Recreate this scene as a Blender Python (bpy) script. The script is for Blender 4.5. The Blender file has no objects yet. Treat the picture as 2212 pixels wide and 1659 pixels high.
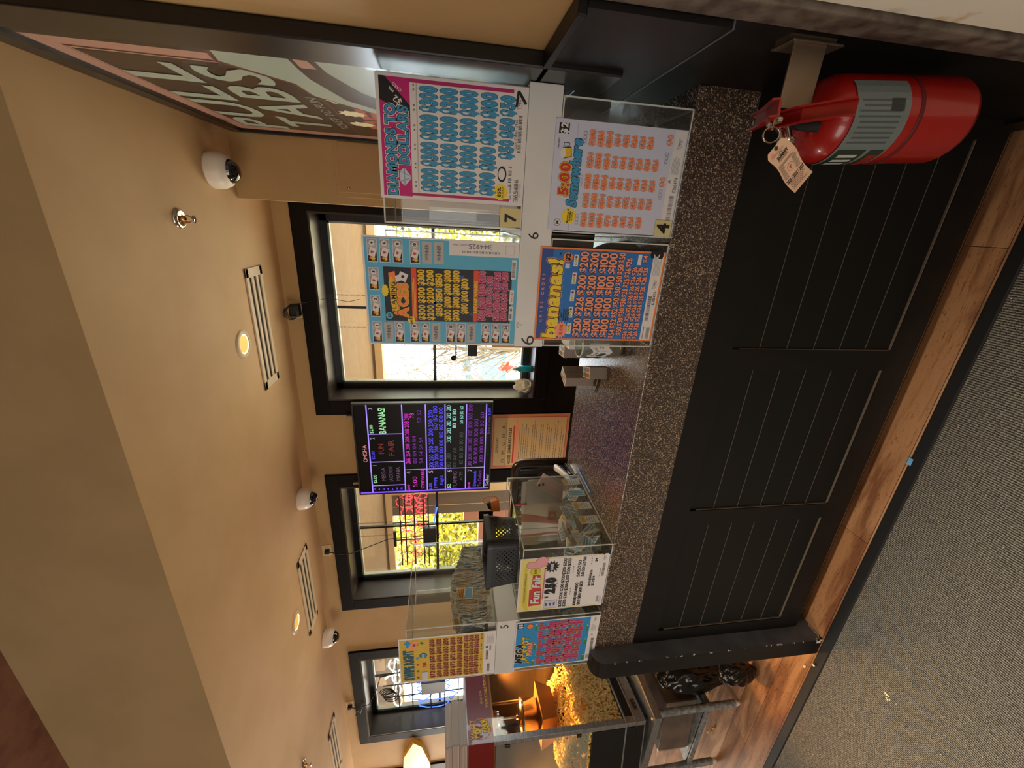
import bpy, bmesh, math, random
from mathutils import Vector, Matrix
random.seed(7)
C = bpy.context.scene.collection
PI = math.pi

# ---------------------------------------------------------------- camera
# rows: image-right, image-down, view direction of the upright picture (the phone was held on its side)
RW = ((0.92718589, 0.37458507, -0.00351442),
      (0.05527205, -0.14607829, -0.98772776),
      (-0.37050145, 0.915613, -0.15614581))
FPX, CH = 892.863, 1.70
FZ = -0.08                                   # floor height
cam_d = bpy.data.cameras.new('camera'); cam = bpy.data.objects.new('camera', cam_d); C.objects.link(cam)
cam_d.sensor_fit = 'HORIZONTAL'; cam_d.sensor_width = 36.0; cam_d.lens = 36.0 * FPX / 2212.0
cam_d.clip_start = 0.02; cam_d.clip_end = 200
_x, _y, _z = Vector(RW[1]), Vector(RW[0]), -Vector(RW[2])
cam.matrix_world = Matrix(((_x.x, _y.x, _z.x, 0), (_x.y, _y.y, _z.y, 0), (_x.z, _y.z, _z.z, CH), (0, 0, 0, 1)))
bpy.context.scene.camera = cam

# ---------------------------------------------------------------- world, lights, exposure
vs = bpy.context.scene.view_settings
vs.view_transform = 'Standard'; vs.look = 'None'; vs.gamma = 1.0; vs.use_curve_mapping = False
vs.exposure = 0.72
W = bpy.data.worlds.new('sky'); bpy.context.scene.world = W; W.use_nodes = True
_n = W.node_tree.nodes; _bg = _n['Background']
_bg.inputs['Color'].default_value = (0.80, 0.90, 1.0, 1); _bg.inputs['Strength'].default_value = 6.5

def sun(energy, rot, col):
    l = bpy.data.lights.new('sun', 'SUN'); l.energy = energy; l.angle = 0.02; l.color = col
    o = bpy.data.objects.new('sun', l); C.objects.link(o); o.rotation_euler = rot
sun(15.0, (math.radians(48), 0, math.radians(150)), (1.0, 0.93, 0.8))
def area(name, loc, rot, sx, sy, e, col):
    l = bpy.data.lights.new(name, 'AREA'); l.shape = 'RECTANGLE'; l.size = sx; l.size_y = sy; l.energy = e; l.color = col
    o = bpy.data.objects.new(name, l); C.objects.link(o); o.location = loc; o.rotation_euler = rot
    return o
# added fill lights behind the camera and overhead
area('front_room_fill', (-3.4, -3.85, 1.5), (math.radians(90), 0, 0), 3.4, 1.8, 56, (1.0, 0.93, 0.84))
area('front_room_side_fill', (-0.2, -3.85, 1.5), (math.radians(90), 0, 0), 1.0, 1.6, 7, (1.0, 0.96, 0.92))  # added fill to catch the sides that face right
for _x, _e in ((-1.15, 210), (-2.5, 120)):
    _l = bpy.data.lights.new('front_room_fill_spot', 'SPOT'); _l.energy = _e; _l.spot_size = math.radians(64); _l.spot_blend = 1.0; _l.color = (1.0, 0.90, 0.76); _l.shadow_soft_size = .12  # added spots that brighten the floor and carpet, no fixture built
    _o = bpy.data.objects.new('front_room_fill_spot', _l); C.objects.link(_o); _o.location = (_x, 0.0, 3.42)
area('far_room_fill', (-8.7, 2.2, 1.7), (math.radians(97), 0, math.radians(-90)), 1.4, 1.4, 115, (1.0, 0.92, 0.80))  # added fill from the unseen left end, lifts the ceiling

# ---------------------------------------------------------------- pixel of the photograph -> point on a real plane
def ray(px, py):
    a, b = 1659 - py - 829.5, px - 1106.0
    return Vector([(a * RW[0][i] + b * RW[1][i] + FPX * RW[2][i]) / FPX for i in range(3)])
def aty(px, py, Y):
    d = ray(px, py); return Vector((0, 0, CH)) + d * (Y / d.y)
def atz(px, py, Z):
    d = ray(px, py); return Vector((0, 0, CH)) + d * ((Z - CH) / d.z)
def atx(px, py, X):
    d = ray(px, py); return Vector((0, 0, CH)) + d * (X / d.x)

# ---------------------------------------------------------------- materials
M = {}
def lin(c):
    return tuple(((v / 255) / 12.92 if v / 255 <= 0.04045 else ((v / 255 + 0.055) / 1.055) ** 2.4) for v in c)
def mat(name, rgb, rough=0.6, metal=0.0, emit=None, es=0.0, spec=0.5, coat=0.0):
    m = bpy.data.materials.new(name); m.use_nodes = True; b = m.node_tree.nodes['Principled BSDF']
    col = lin(rgb)
    b.inputs['Base Color'].default_value = (*col, 1); b.inputs['Roughness'].default_value = rough
    b.inputs['Metallic'].default_value = metal; b.inputs['Specular IOR Level'].default_value = spec
    b.inputs['Coat Weight'].default_value = coat
    if emit: b.inputs['Emission Color'].default_value = (*lin(emit), 1); b.inputs['Emission Strength'].default_value = es
    m.diffuse_color = (*col, 1); M[name] = m
    return m
def nodes(m): return m.node_tree.nodes, m.node_tree.links, m.node_tree.nodes['Principled BSDF']
def add_noise(m, c2, scale=8, detail=4, lo=0.4, hi=0.6, bump=0.0, stretch=(1, 1, 1), rough_var=None, dist=0.002):
    n, l, b = nodes(m)
    tc = n.new('ShaderNodeTexCoord'); mp = n.new('ShaderNodeMapping'); mp.inputs['Scale'].default_value = stretch
    tx = n.new('ShaderNodeTexNoise'); tx.inputs['Scale'].default_value = scale; tx.inputs['Detail'].default_value = detail
    l.new(tc.outputs['Object'], mp.inputs['Vector']); l.new(mp.outputs[0], tx.inputs['Vector'])
    r = n.new('ShaderNodeValToRGB'); r.color_ramp.elements[0].position = lo; r.color_ramp.elements[1].position = hi
    r.color_ramp.elements[0].color = b.inputs['Base Color'].default_value[:]; r.color_ramp.elements[1].color = (*lin(c2), 1)
    l.new(tx.outputs['Fac'], r.inputs[0]); l.new(r.outputs[0], b.inputs['Base Color'])
    if bump:
        bp = n.new('ShaderNodeBump'); bp.inputs['Strength'].default_value = bump; bp.inputs['Distance'].default_value = dist
        l.new(tx.outputs['Fac'], bp.inputs['Height']); l.new(bp.outputs[0], b.inputs['Normal'])
    return m
def clear(name, tint=(255, 255, 255), gloss=0.10, haze=0.0, rough=0.03):
    m = bpy.data.materials.new(name); m.use_nodes = True; n = m.node_tree.nodes; l = m.node_tree.links
    n.remove(n['Principled BSDF']); out = n['Material Output']
    t = n.new('ShaderNodeBsdfTransparent'); t.inputs[0].default_value = (*lin(tint), 1)
    g = n.new('ShaderNodeBsdfGlossy'); g.inputs['Roughness'].default_value = rough
    fr = n.new('ShaderNodeLayerWeight'); fr.inputs['Blend'].default_value = 0.25
    mu = n.new('ShaderNodeMath'); mu.operation = 'MULTIPLY_ADD'; mu.inputs[1].default_value = 0.06 if name == 'poster_glass' else (0.17 if 'acrylic' in name else 0.3); mu.inputs[2].default_value = gloss * 0.3
    l.new(fr.outputs['Fresnel'], mu.inputs[0])
    x = n.new('ShaderNodeMixShader'); l.new(mu.outputs[0], x.inputs[0]); l.new(t.outputs[0], x.inputs[1]); l.new(g.outputs[0], x.inputs[2])
    last = x
    if haze:
        d = n.new('ShaderNodeBsdfDiffuse'); d.inputs[0].default_value = (0.8, 0.8, 0.78, 1)
        y = n.new('ShaderNodeMixShader'); y.inputs[0].default_value = haze
        l.new(x.outputs[0], y.inputs[1]); l.new(d.outputs[0], y.inputs[2]); last = y
    l.new(last.outputs[0], out.inputs['Surface']); M[name] = m
    return m

add_noise(mat('wall_paint', (184, 150, 100), 0.75), (178, 144, 94), 3, 3, bump=0.15)
add_noise(mat('ceiling_paint', (208, 172, 126), 0.7), (202, 165, 118), 2.5, 3, bump=0.1)
add_noise(mat('header_paint', (172, 148, 106), 0.75), (166, 142, 100), 3, 3)
add_noise(mat('brown_plaster', (150, 104, 84), 0.9), (118, 76, 62), 9, 6, 0.42, 0.7, bump=0.5, dist=0.01)
add_noise(mat('black_wood', (18, 15, 13), 0.45, spec=.3), (23, 19, 16), 14, 5, bump=0.08, stretch=(1, 1, 0.2))
mat('black_paint', (18, 16, 14), 0.45, spec=.3); mat('groove_dust', (105, 92, 78), 0.9); mat('groove', (9, 8, 7), 0.8)
add_noise(mat('lightened_grey', (98, 102, 110), 0.45), (84, 88, 95), 10, 4)  # grey lightened to stand in for light on the end board's side
add_noise(mat('chipped_paint', (215, 205, 190), 0.8), (60, 55, 50), 120, 5, 0.45, 0.6)
mat('window_wood', (17, 11, 8), 0.6, spec=.12); mat('jamb_wood', (44, 34, 28), 0.35); mat('sash_dark', (18, 22, 20), 0.35); mat('sash_bead', (160, 165, 150), 0.4)
mat('vent_white', (214, 190, 156), 0.5); mat('vent_dark', (58, 54, 44), 0.8)
mat('white_plastic', (232, 222, 206), 0.4); mat('dark_dome', (14, 12, 12), 0.05, coat=1.0); mat('chrome', (205, 195, 180), 0.15, 1.0)
mat('brass', (200, 150, 80), 0.3, 1.0); mat('bulb_glow', (255, 190, 100), 0.5, emit=(235, 150, 60), es=0.55); mat('bulb_ring', (255, 225, 150), 0.5, emit=(255, 225, 150), es=2.2)
mat('plate_beige', (205, 180, 140), 0.5); mat('black_plastic', (18, 18, 18), 0.4); mat('black_rubber', (14, 13, 13), 0.7)
mat('wire', (16, 15, 14), 0.6); mat('dark_metal', (30, 28, 26), 0.45, 0.5)
mat('paper_white', (236, 234, 232), 0.6); mat('paper_grey', (190, 190, 190), 0.6); mat('paper_cream', (240, 232, 190), 0.6); mat('paper_lav', (214, 220, 240), 0.5)
mat('tape_tan', (222, 210, 150), 0.6); mat('ink', (16, 16, 18), 0.5); mat('ink_grey', (105, 105, 110), 0.6); mat('ink_lgrey', (165, 165, 170), 0.6)
mat('magenta', (205, 30, 125), 0.5); mat('magenta2', (190, 38, 110), 0.5); mat('cyan', (62, 160, 210), 0.5); mat('teal_dark', (16, 66, 90), 0.5); mat('sky_blue', (92, 188, 226), 0.5)
mat('flare_blue', (40, 122, 205), 0.5); mat('blue_deep', (46, 82, 160), 0.5); mat('mega_blue', (40, 150, 215), 0.5); mat('salmon', (255, 165, 130), 0.5); mat('orange', (255, 140, 60), 0.5)
mat('yellow', (250, 222, 50), 0.5); mat('gold', (240, 200, 40), 0.5); mat('mustard', (228, 190, 70), 0.5); mat('red', (210, 60, 50), 0.5); mat('dark_red', (140, 34, 20), 0.5)
mat('red_orange', (235, 80, 40), 0.5); mat('green', (60, 140, 60), 0.5); mat('pink', (240, 170, 180), 0.5); mat('night', (20, 26, 40), 0.5); mat('violet_grey', (84, 96, 150), 0.5)
mat('cream_yellow', (240, 226, 140), 0.5); mat('brown', (130, 90, 50), 0.6); mat('slate_teal', (50, 110, 130), 0.5)
mat('rules_cream', (226, 196, 140), 0.6); mat('rules_orange', (225, 150, 110), 0.6)
mat('poster_pink', (196, 150, 132), 0.35); mat('poster_dark', (62, 48, 38), 0.35); mat('poster_teal', (176, 192, 176), 0.35); mat('poster_line', (110, 66, 62), 0.35); mat('poster_red', (200, 100, 82), 0.35)
mat('frame_brown', (44, 36, 30), 0.35); mat('frame_black', (20, 17, 15), 0.3)
add_noise(mat('riser_white', (232, 234, 232), 0.35), (222, 226, 224), 4, 2)
clear('acrylic', (250, 252, 250), 0.12, 0.02); clear('glass', (250, 251, 250), 0.1); clear('poster_glass', (255, 255, 255), 0.0); clear('hazy_glass', (225, 235, 230), 0.15, 0.12)
mat('acrylic_edge', (244, 246, 240), 0.15, coat=0.5)  # whitish colour carries the bright highlights along clear plastic edges
_m = M['acrylic_edge']; _m.node_tree.nodes['Principled BSDF'].inputs['Alpha'].default_value = 0.75
mat('ticket_white', (232, 234, 232), 0.6); mat('ticket_blue', (110, 175, 220), 0.6); mat('ticket_gold', (214, 160, 50), 0.6)
mat('ext_red', (160, 20, 14), 0.3, coat=0.3); mat('ext_label', (112, 124, 124), 0.4); mat('ext_label_dark', (38, 52, 36), 0.4); mat('bracket', (150, 132, 112), 0.35, 0.8)
mat('ext_line', (78, 88, 88), 0.5); mat('tag_paper', (244, 204, 170), 0.7); mat('rubber_band', (90, 10, 10), 0.6)
add_noise(mat('galvanised', (164, 172, 174), 0.42, 0.45), (122, 130, 132), 40, 3); add_noise(mat('steel', (158, 158, 154), 0.35, 0.6), (134, 134, 130), 20, 3, stretch=(1, 1, 8)); mat('kettle_steel', (200, 192, 180), 0.18, 1.0)
mat('warm_panel', (150, 104, 66), 0.35, 0.6); mat('cabinet_dark', (44, 32, 22), 0.4, 0.4); mat('sign_red', (120, 10, 18), 0.3, coat=0.4); mat('popcorn_a', (255, 220, 118), 0.7); mat('popcorn_b', (255, 238, 185), 0.7); mat('popcorn_c', (238, 180, 110), 0.7)
mat('bag_paper', (214, 208, 200), 0.7); mat('bag_edge', (190, 165, 150), 0.7); mat('yellow_plastic', (245, 205, 70), 0.4)
mat('garbage_black', (14, 14, 15), 0.18); add_noise(mat('wrapped_carton', (120, 100, 86), 0.25), (98, 82, 70), 6, 3)
mat('chair_wood', (44, 28, 20), 0.25); mat('tote_white', (222, 220, 218), 0.5); mat('tote_red', (165, 30, 45), 0.5); mat('tote_tan', (190, 165, 135), 0.6)
mat('phone_pink', (236, 196, 196), 0.35); mat('pen_blue', (110, 160, 230), 0.35); mat('stapler_white', (225, 225, 225), 0.3); mat('leather_orange', (205, 120, 50), 0.5)
mat('basket_grey', (44, 47, 50), 0.45); mat('sanitizer', (20, 160, 190), 0.15); mat('tissue', (238, 240, 232), 0.7); mat('bundle_side', (150, 138, 126), 0.7)
mat('board_black', (5, 4, 6), 0.35, spec=.2); mat('led_violet', (90, 60, 220), 0.4, emit=(96, 62, 255), es=1.3); mat('line_violet', (150, 130, 230), 0.4, emit=(150, 128, 240), es=0.55)
for k, c, e in (('mk_green', (150, 220, 160), .55), ('mk_mag', (205, 50, 200), .40), ('mk_blue', (80, 72, 240), .55), ('mk_violet', (120, 40, 170), .35), ('mk_white', (170, 160, 190), .45), ('mk_dim', (110, 84, 120), .22), ('mk_red', (130, 40, 48), .30), ('mk_teal', (140, 215, 210), .5), ('mk_dteal', (60, 80, 74), .3), ('mk_pink', (205, 130, 130), .5)):
    mat(k, c, 0.5, emit=c, es=e)
mat('neon_red', (255, 60, 70), 0.3, emit=(255, 50, 64), es=1.6); mat('neon_blue', (70, 110, 255), 0.3, emit=(60, 100, 255), es=1.6); mat('neon_white', (235, 240, 235), 0.3, emit=(225, 235, 225), es=0.9)
mat('porch_tan', (112, 88, 58), 0.85); add_noise(M['porch_tan'], (106, 82, 53), 12, 4, bump=0.2); mat('porch_grey', (100, 84, 68), 0.85); mat('porch_cream', (190, 158, 112), 0.7); mat('brick', (186, 128, 104), 0.85)
mat('leaf_a', (226, 214, 70), 0.7); mat('leaf_b', (190, 180, 60), 0.7); mat('leaf_c', (110, 104, 40), 0.8); mat('bark', (120, 104, 80), 0.8); add_noise(mat('dry_ground', (225, 200, 150), 0.9), (160, 140, 96), 30, 6, 0.4, 0.65)
mat('asphalt', (215, 205, 185), 0.9); mat('car_blue', (120, 170, 205), 0.3, coat=0.6); mat('car_glass', (90, 120, 140), 0.1); mat('tyre', (40, 40, 42), 0.8); mat('tail_red', (220, 50, 40), 0.4)
mat('white_worn', (240, 236, 218), 0.6); add_noise(M['white_worn'], (214, 178, 120), 5, 5, 0.60, 0.64); mat('grey_worn', (120, 108, 96), 0.5); add_noise(M['grey_worn'], (78, 66, 58), 24, 5, 0.4, 0.62)
mat('copper_door', (180, 142, 92), 0.5)

# floor: printed laminate planks running along the counter
m = mat('laminate', (186, 128, 78), 0.33)
n, l, b = nodes(m)
tc = n.new('ShaderNodeTexCoord'); bk = n.new('ShaderNodeTexBrick'); bk.inputs['Scale'].default_value = 1.0
bk.inputs['Brick Width'].default_value = 1.21; bk.inputs['Row Height'].default_value = 0.127; bk.inputs['Mortar Size'].default_value = 0.0011; bk.offset = 0.37
bk.inputs['Color1'].default_value = (*lin((222, 182, 140)), 1); bk.inputs['Color2'].default_value = (*lin((168, 118, 78)), 1); bk.inputs['Mortar'].default_value = (*lin((60, 36, 22)), 1)
l.new(tc.outputs['Object'], bk.inputs['Vector'])
mp = n.new('ShaderNodeMapping'); mp.inputs['Scale'].default_value = (1.2, 7.0, 1.0); l.new(tc.outputs['Object'], mp.inputs['Vector'])
nz = n.new('ShaderNodeTexNoise'); nz.inputs['Scale'].default_value = 1.6; nz.inputs['Detail'].default_value = 6; nz.inputs['Distortion'].default_value = 1.6; l.new(mp.outputs[0], nz.inputs['Vector'])
rp = n.new('ShaderNodeValToRGB'); rp.color_ramp.elements[0].position = 0.36; rp.color_ramp.elements[1].position = 0.56
rp.color_ramp.elements[0].color = (*lin((150, 112, 92)), 1); rp.color_ramp.elements[1].color = (*lin((245, 236, 222)), 1); l.new(nz.outputs['Fac'], rp.inputs[0])
mx = n.new('ShaderNodeMix'); mx.data_type = 'RGBA'; mx.blend_type = 'MULTIPLY'; mx.inputs['Factor'].default_value = 0.75
l.new(bk.outputs['Color'], mx.inputs['A']); l.new(rp.outputs[0], mx.inputs['B']); l.new(mx.outputs['Result'], b.inputs['Base Color'])
mp2 = n.new('ShaderNodeMapping'); mp2.inputs['Scale'].default_value = (6, 60, 1); l.new(tc.outputs['Object'], mp2.inputs['Vector'])
nz2 = n.new('ShaderNodeTexNoise'); nz2.inputs['Scale'].default_value = 2; nz2.inputs['Detail'].default_value = 5; nz2.inputs['Distortion'].default_value = 2.5; l.new(mp2.outputs[0], nz2.inputs['Vector'])
r2 = n.new('ShaderNodeValToRGB'); r2.color_ramp.elements[0].position = 0.33; r2.color_ramp.elements[1].position = 0.42; r2.color_ramp.elements[0].color = (0.35, 0.25, 0.18, 1); r2.color_ramp.elements[1].color = (1, 1, 1, 1)
l.new(nz2.outputs['Fac'], r2.inputs[0]); mx2 = n.new('ShaderNodeMix'); mx2.data_type = 'RGBA'; mx2.blend_type = 'MULTIPLY'; mx2.inputs['Factor'].default_value = 0.8
l.new(mx.outputs['Result'], mx2.inputs['A']); l.new(r2.outputs[0], mx2.inputs['B']); l.new(mx2.outputs['Result'], b.inputs['Base Color'])
# carpet: woven rib
m = mat('carpet', (66, 62, 54), 0.95, spec=0.1)
n, l, b = nodes(m); tc = n.new('ShaderNodeTexCoord')
wv = n.new('ShaderNodeTexWave'); wv.inputs['Scale'].default_value = 40; wv.inputs['Distortion'].default_value = 3.0; wv.inputs['Detail'].default_value = 2; wv.inputs['Detail Scale'].default_value = 6
wv.bands_direction = 'X'; l.new(tc.outputs['Object'], wv.inputs['Vector'])
w2 = n.new('ShaderNodeTexNoise'); w2.inputs['Scale'].default_value = 240; w2.inputs['Detail'].default_value = 3; l.new(tc.outputs['Object'], w2.inputs['Vector'])
ad = n.new('ShaderNodeMath'); ad.operation = 'MULTIPLY'; l.new(wv.outputs['Fac'], ad.inputs[0]); l.new(w2.outputs['Fac'], ad.inputs[1])
rp = n.new('ShaderNodeValToRGB'); rp.color_ramp.elements[0].position = 0.08; rp.color_ramp.elements[1].position = 0.55
rp.color_ramp.elements[0].color = (*lin((52, 50, 46)), 1); rp.color_ramp.elements[1].color = (*lin((160, 155, 142)), 1)
l.new(ad.outputs[0], rp.inputs[0]); l.new(rp.outputs[0], b.inputs['Base Color'])
bp = n.new('ShaderNodeBump'); bp.inputs['Strength'].default_value = 0.6; bp.inputs['Distance'].default_value = 0.004; l.new(ad.outputs[0], bp.inputs['Height']); l.new(bp.outputs[0], b.inputs['Normal'])
# speckled laminate of the counter
m = mat('granite', (76, 64, 56), 0.22)
n, l, b = nodes(m); tc = n.new('ShaderNodeTexCoord')
vz = n.new('ShaderNodeTexVoronoi'); vz.inputs['Scale'].default_value = 400; l.new(tc.outputs['Object'], vz.inputs['Vector'])
rp = n.new('ShaderNodeValToRGB'); e = rp.color_ramp.elements; e[0].position = 0.0; e[0].color = (*lin((58, 48, 42)), 1); e[1].position = 0.93; e[1].color = (*lin((200, 180, 154)), 1)
for pos, c in ((0.50, (76, 64, 56)), (0.70, (88, 74, 64)), (0.86, (122, 106, 92))):
    q = e.new(pos); q.color = (*lin(c), 1)
sp = n.new('ShaderNodeSeparateColor'); l.new(vz.outputs['Color'], sp.inputs[0]); l.new(sp.outputs[0], rp.inputs[0]); l.new(rp.outputs[0], b.inputs['Base Color'])

# ---------------------------------------------------------------- mesh builder
class MB:
    def __init__(s): s.v = []; s.f = []; s.m = []; s.mats = []; s.sm = []
    def mi(s, name):
        if name not in s.mats: s.mats.append(name)
        return s.mats.index(name)
    def poly(s, pts, m, smooth=False):
        i = len(s.v); s.v += [tuple(p) for p in pts]; s.f.append(tuple(range(i, i + len(pts)))); s.m.append(s.mi(m)); s.sm.append(smooth); return s
    def raw(s, vs_, fs_, m, smooth=False):
        i = len(s.v); s.v += [tuple(p) for p in vs_]; k = s.mi(m)
        for f in fs_: s.f.append(tuple(i + a for a in f)); s.m.append(k); s.sm.append(smooth)
        return s
    def hexa(s, p, m):      # 8 corners: bottom 0-3 counter-clockwise, top 4-7
        return s.raw(p, [(3, 2, 1, 0), (4, 5, 6, 7), (0, 1, 5, 4), (1, 2, 6, 5), (2, 3, 7, 6), (3, 0, 4, 7)], m)
    def box(s, x0, x1, y0, y1, z0, z1, m, bev=0.0):
        if x0 > x1: x0, x1 = x1, x0
        if y0 > y1: y0, y1 = y1, y0
        if z0 > z1: z0, z1 = z1, z0
        if bev > 0:
            bm = bmesh.new(); bmesh.ops.create_cube(bm, size=1)
            for v in bm.verts: v.co = Vector((x0 + (v.co.x + .5) * (x1 - x0), y0 + (v.co.y + .5) * (y1 - y0), z0 + (v.co.z + .5) * (z1 - z0)))
            bmesh.ops.bevel(bm, geom=bm.edges[:], offset=bev, segments=2, affect='EDGES', profile=0.6)
            bm.verts.index_update(); s.raw([v.co[:] for v in bm.verts], [[v.index for v in f.verts] for f in bm.faces], m); bm.free(); return s
        return s.hexa([(x0, y0, z0), (x1, y0, z0), (x1, y1, z0), (x0, y1, z0), (x0, y0, z1), (x1, y0, z1), (x1, y1, z1), (x0, y1, z1)], m)
    def tube(s, pts, r, m, seg=8, caps=True, smooth=True):
        pts = [Vector(p) for p in pts]; n = len(pts); rs = r if isinstance(r, (list, tuple)) else [r] * n
        vs_ = []; up = None
        for i, p in enumerate(pts):
            t = (pts[min(i + 1, n - 1)] - pts[max(i - 1, 0)]).normalized()
            if up is None: up = t.orthogonal().normalized()
            up = (up - t * up.dot(t)); up = up.normalized() if up.length > 1e-6 else t.orthogonal().normalized()
            sd = t.cross(up)
            for k in range(seg):
                a = 2 * PI * k / seg; vs_.append(p + (up * math.cos(a) + sd * math.sin(a)) * rs[i])
        fs_ = [(i * seg + k, i * seg + (k + 1) % seg, (i + 1) * seg + (k + 1) % seg, (i + 1) * seg + k) for i in range(n - 1) for k in range(seg)]
        s.raw(vs_, fs_, m, smooth)
        if caps:
            s.raw(vs_[:seg], [tuple(reversed(range(seg)))], m); s.raw(vs_[-seg:], [tuple(range(seg))], m)
        return s
    def lathe(s, prof, c, m, axis=(0, 0, 1), seg=24, smooth=True):   # prof: (radius, height)
        ax = Vector(axis).normalized(); u = ax.orthogonal().normalized(); w = ax.cross(u); c = Vector(c)
        vs_ = []
        for r, h in prof:
            for k in range(seg):
                a = 2 * PI * k / seg; vs_.append(c + ax * h + (u * math.cos(a) + w * math.sin(a)) * r)
        fs_ = [(i * seg + k, i * seg + (k + 1) % seg, (i + 1) * seg + (k + 1) % seg, (i + 1) * seg + k) for i in range(len(prof) - 1) for k in range(seg)]
        return s.raw(vs_, fs_, m, smooth)
    def build(s, name, parent=None, origin=None):
        me = bpy.data.meshes.new(name); v = s.v
        if origin is not None: o3 = Vector(origin); v = [tuple(Vector(p) - o3) for p in v]
        me.from_pydata(v, [], s.f)
        for k in s.mats: me.materials.append(M[k])
        me.polygons.foreach_set('material_index', s.m); me.polygons.foreach_set('use_smooth', s.sm); me.update()
        o = bpy.data.objects.new(name, me); C.objects.link(o)
        if origin is not None: o.location = origin
        if parent: o.parent = parent
        return o
def tag(o, label=None, cat=None, group=None, kind=None):
    if label: o['label'] = label
    if cat: o['category'] = cat
    if group: o['group'] = group
    if kind: o['kind'] = kind
    return o
def thing(name, label, cat, loc=(0, 0, 0), rz=0, group=None):
    o = bpy.data.objects.new(name, None); o.empty_display_size = 0.05; C.objects.link(o); o.location = loc; o.rotation_euler = (0, 0, rz)
    return tag(o, label, cat, group)
def struct(mb, name): return tag(mb.build(name), kind='structure')
def dup(root, loc=None, rot=None):
    r = root.copy(); C.objects.link(r)
    if loc is not None: r.location = loc
    if rot is not None: r.rotation_euler = rot
    for ch in root.children:
        c = ch.copy(); C.objects.link(c); c.parent = r
        for g in ch.children:
            d = g.copy(); C.objects.link(d); d.parent = c
    return r

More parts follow.
